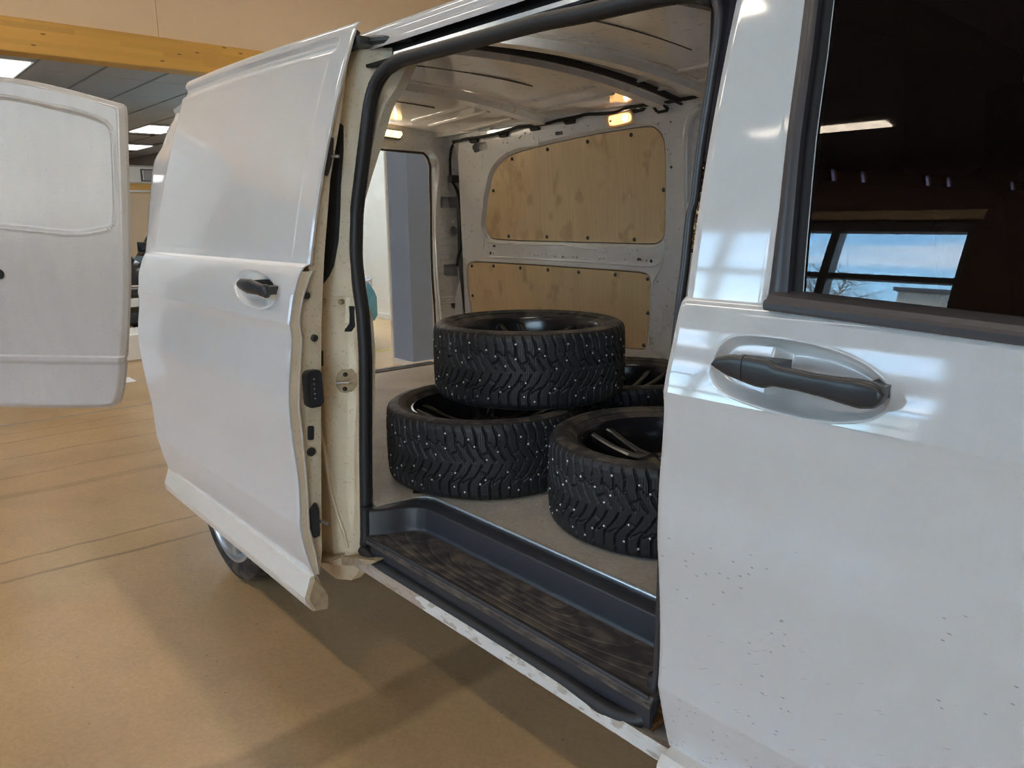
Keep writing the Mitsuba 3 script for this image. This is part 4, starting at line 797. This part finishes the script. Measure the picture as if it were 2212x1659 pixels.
ob('loom_loop', tube([(-2.215, 1.692, 1.925), (-2.19, 1.692, 1.895), (-2.175, 1.69, 1.887), (-2.13, 1.69, 1.89), (-2.125, 1.69, 1.895), (-2.155, 1.691, 1.918)], .006, 8), 'black_matt', parent=WH, smooth=True)
ob('loom_box', box(-3.735, -3.70, 1.724, 1.804, 1.661, 1.702, .004), 'black_plastic', parent=WH)
# side lamp: orange rim, glowing lens
LR = [(-2.485, 1.905), (-2.451, 1.909), (-2.354, 1.918), (-2.338, 1.909), (-2.329, 1.889), (-2.330, 1.866), (-2.342, 1.857), (-2.466, 1.849), (-2.481, 1.859), (-2.488, 1.89)]
LL = [(-2.470, 1.899), (-2.455, 1.902), (-2.356, 1.908), (-2.340, 1.898), (-2.337, 1.878), (-2.346, 1.866), (-2.457, 1.858), (-2.469, 1.869)]
sl = thing_key = VAN+'__side_lamp'
tag(sl, 'glowing orange side lamp above the plywood')
ob('rim', prism(Polygon(curve(LR)), wm(0), -.020, .002, [Polygon(curve(LL))]), 'lens_warm', parent=sl)
ob('lens', prism(Polygon(curve(LL)), wm(0), -.023, -.012, [Point(-2.371, 1.884).buffer(.016), [(-2.466, 1.875), (-2.452, 1.876), (-2.452, 1.884), (-2.466, 1.883)]]), 'lens_warm', parent=sl, emitter={'type': 'area', 'radiance': rgb(3.4, 1.45, .42)})
ob('switch', prism([(-2.466, 1.875), (-2.452, 1.876), (-2.452, 1.884), (-2.466, 1.883)], wm(0), -.021, -.010), 'black_plastic', parent=sl)
ob('bulb', prism(Point(-2.371, 1.884).buffer(.0155), wm(0), -.024, -.012), 'lens_warm', parent=sl, emitter={'type': 'area', 'radiance': rgb(300, 225, 140)})

# ---- rear frame: corner plate with holes, reveal, header with the lamp strip
XP = -3.75
yzm = lambda u, v, w: (XP-w, u, v)
EDG = np.array([(1.537, 1.838), (1.62, 1.838), (1.645, 1.824), (1.669, 1.797), (1.681, 1.770), (1.678, 1.704), (1.661, 1.619), (1.651, 1.551), (1.641, 1.443), (1.640, 1.335), (1.643, 1.250), (1.646, 1.128), (1.653, 1.029), (1.661, .927), (1.667, .861), (1.673, .733), (1.677, FZ)])
DH = [(1.691, 1.856, .012), (1.716, 1.837, .004), (1.736, 1.791, .003), (1.770, 1.380, .030), (1.738, 1.442, .005), (1.756, .939, .020), (1.731, .862, .005), (1.671, .952, .003), (1.673, .926, .003), (1.668, 1.201, .002)]
DS = [[(1.683, 1.578), (1.80, 1.581), (1.80, 1.517), (1.676, 1.515)], [(1.688, 1.188), (1.795, 1.184), (1.797, 1.116), (1.690, 1.120)]]
rp = Polygon([(.30, 1.96), (.27, 1.851), (1.203, 1.858), (1.361, 1.849)]+[tuple(q) for q in EDG]+[(1.86, FZ), (1.80, 1.2), (1.79, 1.99)])
RF = ob('rear_frame', prism(rp, yzm, 0, .004, [Point(a, b).buffer(r, quad_segs=6) for a, b, r in DH]+[rnd(s, .008) for s in DS]), 'paint_inner', parent=VAN, label='white rear corner post with punched openings')
ob('post_back_sheet', prism(Polygon([(1.672, 1.9), (1.685, 1.83), (1.70, 1.7), (1.67, 1.45), (1.67, 1.1), (1.70, FZ), (1.86, FZ), (1.80, 1.2), (1.76, 1.9)]), yzm, .06, .064), 'paint_inner', parent=RF)
e2 = np.array([(1.56, 1.842), (1.676, 1.839), (1.705, 1.817), (1.722, 1.780), (1.727, 1.757), (1.725, 1.712), (1.724, 1.625), (1.724, 1.554), (1.721, 1.443), (1.718, 1.331), (1.717, 1.243), (1.718, 1.117), (1.722, 1.015), (1.729, .909), (1.730, .841), (1.732, .710), (1.733, FZ)])
t_ = np.linspace(0, 1, 6)
Xr = XP-.15*t_[None, :]+0*EDG[:, :1]; Yr = EDG[:, :1]+(e2[:, :1]-EDG[:, :1])*t_; Zr = EDG[:, 1:]+(e2[:, 1:]-EDG[:, 1:])*t_
ob('reveal', slab(Xr, Yr, Zr, [0, .006, 0]), 'paint_inner', parent=RF, smooth=40)
ob('lintel_reveal', hull([(XP, .22, 1.851), (XP, 1.203, 1.858), (XP, 1.361, 1.849), (XP, 1.56, 1.838), (-3.90, .22, 1.855), (-3.90, 1.56, 1.842), (-3.90, .22, 1.87), (-3.90, 1.56, 1.87), (XP, .22, 1.87), (XP, 1.5, 1.87)]), 'paint_inner', parent=RF)
ob('header_back', box(-3.90, -3.80, .30, 1.66, 1.87, 1.985), 'paint', parent=RF)
ob('post_outer', prism(Polygon([(1.733, FZ), (1.72, 1.1), (1.724, 1.6), (1.727, 1.76), (1.70, 1.83), (1.66, 1.86), (1.66, 1.95), (1.78, 1.95), (1.90, 1.3), (1.92, .9), (1.9, FZ)]), lambda u, v, w: (w, u, v), -3.93, -3.88), 'paint', parent=RF)
q2 = np.stack([np.full(len(e2), -3.905), e2[:, 0]+.004, e2[:, 1]], 1)
ob('rear_seal', tube(smooth_path(np.vstack([[(-3.905, .3, 1.853), (-3.905, 1.2, 1.853)], q2]), 120), .0125, 8), 'rubber_seal', parent=RF, smooth=True, label='black seal of the rear opening')
for z in (1.335, 1.30, 1.25, 1.215, .99, .955):
    ob('pressed_rib', tube([(XP+.001, 1.662, z), (XP+.001, 1.79, z+.001)], .003, 6), 'paint_inner', parent=RF, smooth=True)
ob('pressed_lug', cat(*[hull([(XP+.001, y0, 1.425), (XP+.001, y1, 1.425), (XP+.001, y1-.01, 1.46), (XP+.001, y0+.01, 1.46), (XP+.015, y0+.012, 1.43), (XP+.015, y1-.012, 1.43)]) for y0, y1 in ((1.665, 1.715), (1.755, 1.80))]), 'paint_inner', parent=RF)
ob('post_bulge', hull([(XP, 1.77, .99), (XP, 1.76, .6), (XP, 1.85, .6), (XP, 1.81, 1.1), (XP+.03, 1.80, .97), (XP+.04, 1.79, .6), (XP+.04, 1.84, .6)]), 'paint_inner', parent=RF)
rl = VAN+'__rear_lamp'
tag(rl, 'glowing strip lamp above the rear opening')
yzp = lambda u, v, w: (XP+w, u, v)
ob('housing', prism(rnd([(1.02, 1.946), (1.425, 1.931), (1.428, 1.908), (1.41, 1.882), (1.02, 1.906)], .006), yzp, 0, .012), 'black_plastic', parent=rl)
leds = [1.085, 1.143, 1.202, 1.261, 1.319, 1.378]
dots = [Point(y, 1.9245-.034*(y-1.20)-.008).buffer(.0115) for y in leds]
ob('lens', prism(rnd([(1.03, 1.943), (1.418, 1.927), (1.421, 1.909), (1.405, 1.889), (1.03, 1.912)], .006), yzp, .012, .020, dots), 'lens_warm', parent=rl, emitter={'type': 'area', 'radiance': rgb(3.2, 1.9, .75)})
for dd in dots:
    ob('led', prism(dd.buffer(-.0005), yzp, .012, .021), 'lens_warm', parent=rl, emitter={'type': 'area', 'radiance': rgb(190, 165, 125)})
# unseen lamp strip added inside the door header to brighten the load space
dl = VAN+'__added_lamp'
tag(dl, 'added unseen lamp strip above the side door, brightening the load space')
ob('housing', box(-1.75, -1.25, .312, .324, 1.893, 1.935, .003), 'black_plastic', parent=dl)
ob('lens', box(-1.74, -1.26, .3245, .328, 1.897, 1.931), 'lens_warm', parent=dl, emitter={'type': 'area', 'radiance': rgb(*(np.array([1.0, .92, .80])*ADDED_LAMP))})
# near-side inner wall behind the rear pillar
nz_ = np.linspace(.42, 1.95, 40)
ob('near_wall', prism([(QY(z)+.05, z) for z in nz_]+[(QY(z)+.09, z) for z in nz_[::-1]], yzx, -3.88, -2.14), 'paint_inner', parent=VAN)
ob('near_post', prism([(QY(z)+.02, z) for z in nz_]+[(.33, 1.95), (.28, 1.85), (.27, .42)], yzx, -3.90, -3.76), 'paint_inner', parent=RF)
# ---- roof lining: glossy bare sheet, cross beams, long pressings
rz = lambda y: 1.972-.048*((y-.964)/.8)**2
RY = np.linspace(.25, 1.765, 60); RX = np.linspace(XP-.02, -.80, 90)
Xr, Yr = np.meshgrid(RX, RY, indexing='ij')
und = .0012*np.sin(Xr*9+1.2*np.sin(Yr*5))+.0009*np.sin(Yr*11+Xr*4)
RS = ob('roof_sheet', slab(Xr, Yr, rz(Yr)+und, [0, 0, .012]), 'paint_roof', parent=VAN, smooth=True, label='glossy bare roof sheet')
def beam(x_near, x_far, sec, name='roof_beam', m='paint_roof'):
    """a cross beam under the sheet: its section (dx, dz) is carried from the near to the far side"""
    ys = np.linspace(.25, 1.765, 40); sec = np.array(sec); n_ = len(sec)
    xc = x_near+(x_far-x_near)*(ys-.45)/(1.65-.45)
    V = np.array([[(x+a, y, rz(y)+b) for a, b in sec] for x, y in zip(xc, ys)]).reshape(-1, 3); f = []
    for i in range(len(ys)-1):
        for j in range(n_):
            a, b, c, d = i*n_+j, i*n_+(j+1) % n_, (i+1)*n_+(j+1) % n_, (i+1)*n_+j
            f += [[a, b, c], [a, c, d]]
    e = (len(ys)-1)*n_
    for j in range(1, n_-1): f += [[0, j+1, j], [e, e+j, e+j+1]]
    return ob(name, fix(V, np.array(f)), m, parent=RS, smooth=25)
HAT = lambda w, h: [(-w, .004), (-w, -.003), (-w*.55, -.004), (-w*.42, -h), (w*.42, -h), (w*.55, -.004), (w, -.003), (w, .004)]
beam(-1.735, -1.90, HAT(.055, .030))
beam(-1.865, -2.07, HAT(.012, .020), 'beam_gap_shade', 'black_matt')  # black bar painted in for the dark gap between the beams
beam(-1.965, -2.17, HAT(.065, .024))
b2k = beam(-2.60, -2.90, HAT(.085, .030))
beam(-1.20, -1.26, HAT(.085, .034))
for xn, xf, y0, y1 in ((-2.262, -2.40, .42, 1.16), (-1.475, -1.60, .42, 1.10), (-3.0, -3.12, .45, 1.20)):
    ys = np.linspace(y0, y1, 30); xq = xn+(xf-xn)*(ys-.45)/.75
    ob('sheet_crease', tube(np.stack([xq, ys, rz(ys)-.0005], 1), .0035, 6), 'black_plastic', parent=RS, smooth=True)
for (x0, y0, x1, y1) in ((-3.52, 1.35, -2.93, 1.28), (-3.58, 1.50, -2.98, 1.42), (-3.70, 1.73, -3.02, 1.60), (-2.78, 1.40, -2.20, 1.32), (-2.82, 1.56, -2.24, 1.47), (-2.05, 1.36, -1.40, 1.28), (-2.07, 1.52, -1.40, 1.44)):
    p = np.linspace(0, 1, 12); yy = y0+(y1-y0)*p
    ob('long_rib', tube(np.stack([x0+(x1-x0)*p, yy, rz(yy)+.004], 1), .013, 8), 'paint_roof', parent=RS, smooth=True)
ob('roof_rail', cat(box(-3.77, -1.3, 1.70, 1.80, 1.918, 1.95, .008)), 'paint_inner', parent=VAN, label='rail where wall and roof meet')
for x in (-3.40, -3.30, -2.29, -2.14, -1.98):
    ob('roof_stud', disc((x, 1.695, 1.914), .008, 'z', .03, 12), 'paint_inner', parent=IW)
ob('near_header', along_x([(.265, 1.89), (.31, 1.91), (.31, 1.955), (.265, 1.945)], -3.75, -.85), 'paint_inner', parent=VAN)
# ---- bulkhead and cab
BK = ob('bulkhead', prism([(.13, .45), (1.80, .45), (1.80, 1.2), (1.74, 1.93), (.22, 1.93), (.13, 1.3)], yzx, -.845, -.815), 'cloth_dark', parent=VAN, label='dark bulkhead behind the seats')
rg = np.random.default_rng(8)
zf_ = np.linspace(1.38, 1.80, 70); uf = np.linspace(0, 1, 12)
base = np.interp(zf_, [1.38, 1.425, 1.574, 1.733, 1.80], [.246, .250, .266, .305, .33])
Yf_ = base[:, None]+.055*uf-.0; Xf_ = -.945+.07*uf[None, :]*0+rg.normal(0, .0035, (70, 12)); Yf_ = Yf_+rg.normal(0, .0035, (70, 12)); Zf_ = np.repeat(zf_[:, None], 12, 1)+rg.normal(0, .002, (70, 12))
ob('foil_lining', slab(Xf_, Yf_, Zf_, [.012, .003, 0]), 'gold_foil', parent=BK, label='crumpled gold foil edge of the bulkhead lining')
ob('foil_backing', box(-.93, -.845, .27, .36, 1.30, 1.90), 'cloth_dark', parent=BK)
ob('cab_floor', box(-.82, 1.0, .14, 1.8, .40, .46), 'cloth_dark', parent=VAN)
ob('headliner', slab(*np.meshgrid(np.linspace(-.82, 1.0, 10), np.linspace(.24, 1.72, 20), indexing='ij'), np.repeat(1.925-.03*((np.linspace(.24, 1.72, 20)-.96)/.74)[None, :]**2, 10, 0), [0, 0, .02]), 'headliner', parent=VAN, smooth=True, label='mauve grey cab ceiling')
ob('far_door_trim', prism([(-.82, .46), (1.0, .46), (1.0, 1.30), (-.72, 1.30), (-.70, 1.85), (-.82, 1.9)], lambda u, v, w: (u, wy(v)-.05+w, v), 0, .03), 'trim_grey', parent=VAN, label='grey far door lining')
def seat(y, w):
    k = VAN+'__seat'; n_ = 0
    k = key_for('seat', VAN); tag(k, 'dark cloth front seat')
    def cush(pts, y0, y1, r):
        ms = [ball((x, yy, z), r) for x, z in pts for yy in (y0+r, y1-r)]
        return hull(np.vstack([np.array(m.vertices) for m in ms]))
    ob('backrest', cush([(-.56, .78), (-.68, 1.46), (-.73, 1.40), (-.62, .74)], y-w/2, y+w/2, .05), 'cloth_dark', parent=k, smooth=True)
    ob('cushion', cush([(-.58, .70), (-.08, .76), (-.08, .70), (-.58, .66)], y-w/2, y+w/2, .05), 'cloth_dark', parent=k, smooth=True)
    h = ob('headrest', cush([(-.70, 1.58), (-.715, 1.74), (-.745, 1.58), (-.755, 1.73)], y-.125, y+.125, .045), 'cloth_dark', parent=k, smooth=True)
    for o in (-.06, .06):
        ob('post', tube([(-.705, y+o, 1.46), (-.725, y+o, 1.57)], .007, 8), 'chrome', parent=h)
for y, w in ((.43, .46), (.86, .44), (1.42, .48)): seat(y, w)
sbk = VAN+'__seat_belt'
tag(sbk, 'dark seat belt on the far pillar')
ob('pillar_plate', prism(rnd([(-.80, 1.44), (-.70, 1.44), (-.71, 1.76), (-.82, 1.78)], .02), lambda u, v, w: (u, wy(v)-.085+w, v), 0, .02), 'trim_grey', parent=sbk)
ob('belt_loop', prism(rnd([(-.80, 1.62), (-.72, 1.63), (-.725, 1.69), (-.795, 1.69)], .012), lambda u, v, w: (u, wy(v)-.105+w, v), 0, .02), 'trim_grey', parent=sbk)
ob('webbing', prism([(-.79, 1.62), (-.73, 1.635), (-.74, 1.60), (-.742, .9), (-.788, .9), (-.786, 1.6)], lambda u, v, w: (u, wy(v)-.11+w, v), 0, .004), 'cloth_dark', parent=sbk)
# ------------------------------------------------------------------ four studded winter wheels lying in the load space
def tyre_mesh():
    R, hw = .345, .1275
    # cross-section from the lower bead over the tread to the upper bead (r, w)
    half = [(.262, .100), (.268, .112), (.280, .1205), (.296, .1262), (.310, .1275), (.322, .1255), (.331, .1215), (.3365, .1165), (.3395, .1105)]
    tread_w = np.linspace(-.105, .105, 61)
    up = half[::-1]
    prof = [(r, -w) for r, w in half]+[(R-.0035*(abs(w)/.105)**2.5, w) for w in tread_w]+[(r, w) for r, w in up]+[(.256, .085), (.256, -.085)]
    prof = np.array(prof); n = 960
    th = np.arange(n)*2*np.pi/n
    r = np.tile(prof[:, 0], (n, 1)); w = np.tile(prof[:, 1], (n, 1))
    s = th[:, None]*R
    on = ((prof[:, 1] > -.118) & (prof[:, 1] < .118) & (prof[:, 0] > .33))[None, :]
    aw = np.abs(w); side = np.sign(w)
    pitch = 2*np.pi*R/66
    v = np.where(aw < .062, (aw)*.62, .062*.62+(aw-.062)*.10)
    ph = (s+v+np.where(side > 0, 0, .5*pitch)+.004*np.sin(w*60))/pitch
    d = np.abs(ph-np.round(ph))*pitch
    g = (1-ss(.0015, .0033, d))*(aw > .004)
    # short cross links that break the ribs into blocks, staggered
    z1 = .058+.007*np.sin(2*np.pi*ph)
    g2 = (1-ss(.0012, .003, np.abs(aw-z1)))*(np.mod(np.floor(ph), 3) < 1.5)
    z3 = .026+.012*(ph-np.floor(ph))
    g3 = (1-ss(.001, .0026, np.abs(aw-z3)))*(np.mod(np.floor(ph)+1, 3) < 1)
    depth = .0075*np.maximum(np.maximum(g, g2), g3)*ss(.122, .112, aw)
    r = r-np.where(on, depth, 0)
    v_, f = grid(r*np.cos(th)[:, None], r*np.sin(th)[:, None], w, True)
    m = prof.shape[0]; i = np.arange(n); j = (i+1) % n
    f = np.vstack([f, np.stack([i*m+m-1, i*m, j*m+m-1], 1), np.stack([i*m, j*m, j*m+m-1], 1)])
    me = fix(v_, f)
    uv = np.stack([np.repeat(th, m)*R, w.ravel()], 1)
    return me, uv
tm, tuv = tyre_mesh()
TY = mikit.ply(tm, 'tyre_rubber', smooth=True, uv=tuv)
SWm = cat(*[lathe([(.2575, s*.104), (.270, s*.1146), (.283, s*.1225), (.298, s*.1276), (.310, s*.1288), (.322, s*.1266), (.330, s*.1222), (.329, s*.119), (.31, s*.125), (.28, s*.118), (.2575, s*.1)], 120) for s in (-1, 1)])
SWd = mikit.ply(SWm, 'sidewall_rubber', smooth=30)
ring = mikit.ply(cat(*[tube([(rr*math.cos(a), rr*math.sin(a), hh) for a in np.linspace(0, 2*np.pi, 121)[:-1]], .0011, 5, True) for rr, hh in ((.277, .1202), (.3005, .1283))]), 'sidewall_rubber', smooth=True)
studs = []
rg = np.random.default_rng(21)
stud1 = lathe([(0, .0016), (.0022, .0016), (.0036, .0004), (.0036, -.003), (0, -.003)], 8)
pk = 2*math.pi/66
for i in range(66):
    for wv in ((.093, .040), (-.083, -.028), (.074, -.092), (.052, -.064), (.018, -.048))[i % 5]:
        a = pk*(i+rg.uniform(-.3, .3)); wq = wv+rg.uniform(-.006, .006)
        m_ = stud1.copy(); m_.apply_transform(trimesh.geometry.align_vectors([0, 0, 1], [math.cos(a), math.sin(a), 0]))
        rr = .345-.0035*(abs(wq)/.105)**2.5
        m_.apply_translation((rr*math.cos(a), rr*math.sin(a), wq)); studs.append(m_)
STd = mikit.ply(cat(*studs), 'stud_steel', smooth=True)
RIM = mikit.ply(lathe([(.262, .098), (.258, .107), (.251, .108), (.246, .100), (.243, .085), (.238, .06), (.234, 0), (.236, -.07), (.258, -.105), (.262, -.1), (.24, -.066), (.241, 0), (.245, .06), (.252, .09)], 120), 'rim_black', smooth=40)
HUB = mikit.ply(cat(lathe([(0, .052), (.028, .052), (.034, .048), (.070, .044), (.082, .036), (.086, .0), (0, .0)], 60)), 'rim_black', smooth=35)
CAP = mikit.ply(lathe([(0, .060), (.020, .060), (.027, .056), (.029, .050), (0, .050)], 36), 'rim_black', smooth=30)
def spoke_mesh(off_in, off_out):
    """one of a pair of arms running from the hub out to the rim"""
    S = []
    for r, off, wd, top, dep in ((.060, off_in, .017, .045, .040), (.11, off_in+(off_out-off_in)*.42, .0135, .047, .030), (.165, off_in+(off_out-off_in)*.75, .0115, .060, .024), (.215, off_out*.98, .0115, .078, .022), (.243, off_out, .014, .088, .020)):
        S.append(np.array([(r, off+s*wd*k, top-e*dep) for s, k, e in ((-1, 1, 1), (-1, 1, .22), (-1, .62, 0), (1, .62, 0), (1, 1, .22), (1, 1, 1))]))
    ms = [hull(np.vstack([S[i], S[i+1]])) for i in range(4)]
    return cat(*ms)
SPK = [mikit.ply(spoke_mesh(.010, .040), 'rim_black', smooth=28), mikit.ply(spoke_mesh(-.010, -.040), 'rim_black', smooth=28)]
NUT = mikit.ply(lathe([(.011, .0), (.011, .047), (.007, .047), (.007, .02), (0, .02), (0, 0)], 12), 'rim_black', smooth=30)
WH_ = [((-2.035, .600, FZ+.1290), 0, 'studded winter wheel lying lowest at the left, half covered by the wheel on top'),
       ((-2.030, .805, FZ+.1290+.2582), 11, 'studded winter wheel stacked on top of two others with its black rim up'),
       ((-1.336, .712, FZ+.1290), 40, 'studded winter wheel nearest the camera, cut off by the front door edge'),
       ((-2.030, 1.345, FZ+.1290), 25, 'studded winter wheel in the shade behind the stack, by the plywood wall')]
for (c, a, lab) in WH_:
    k = thing('wheel', lab, 'wheel', 'black studded winter wheels in the load space')
    W0 = T().translate(list(c)).rotate([0, 0, 1], a)
    t = ob('tyre', TY, None, parent=k, to_world=W0, label='studded tyre')
    ob('sidewall', SWd, None, parent=t, to_world=W0)
    ob('bead_line', ring, None, parent=t, to_world=W0)
    ob('steel_studs', STd, None, parent=t, to_world=W0, kind='stuff', label='bright steel studs set in the tread')
    r_ = ob('rim', RIM, None, parent=k, to_world=W0, label='gloss black alloy rim')
    ob('hub', HUB, None, parent=r_, to_world=W0)
    ob('hub_cap', CAP, None, parent=r_, to_world=W0)
    for q in range(5):
        for s in (0, 1): ob('spoke', SPK[s], None, parent=r_, to_world=T().translate(list(c)).rotate([0, 0, 1], a+72*q))
        ob('nut_hole', NUT, None, parent=r_, to_world=T().translate(list(c)).rotate([0, 0, 1], a+72*q+36) @ T().translate([.056, 0, 0]))
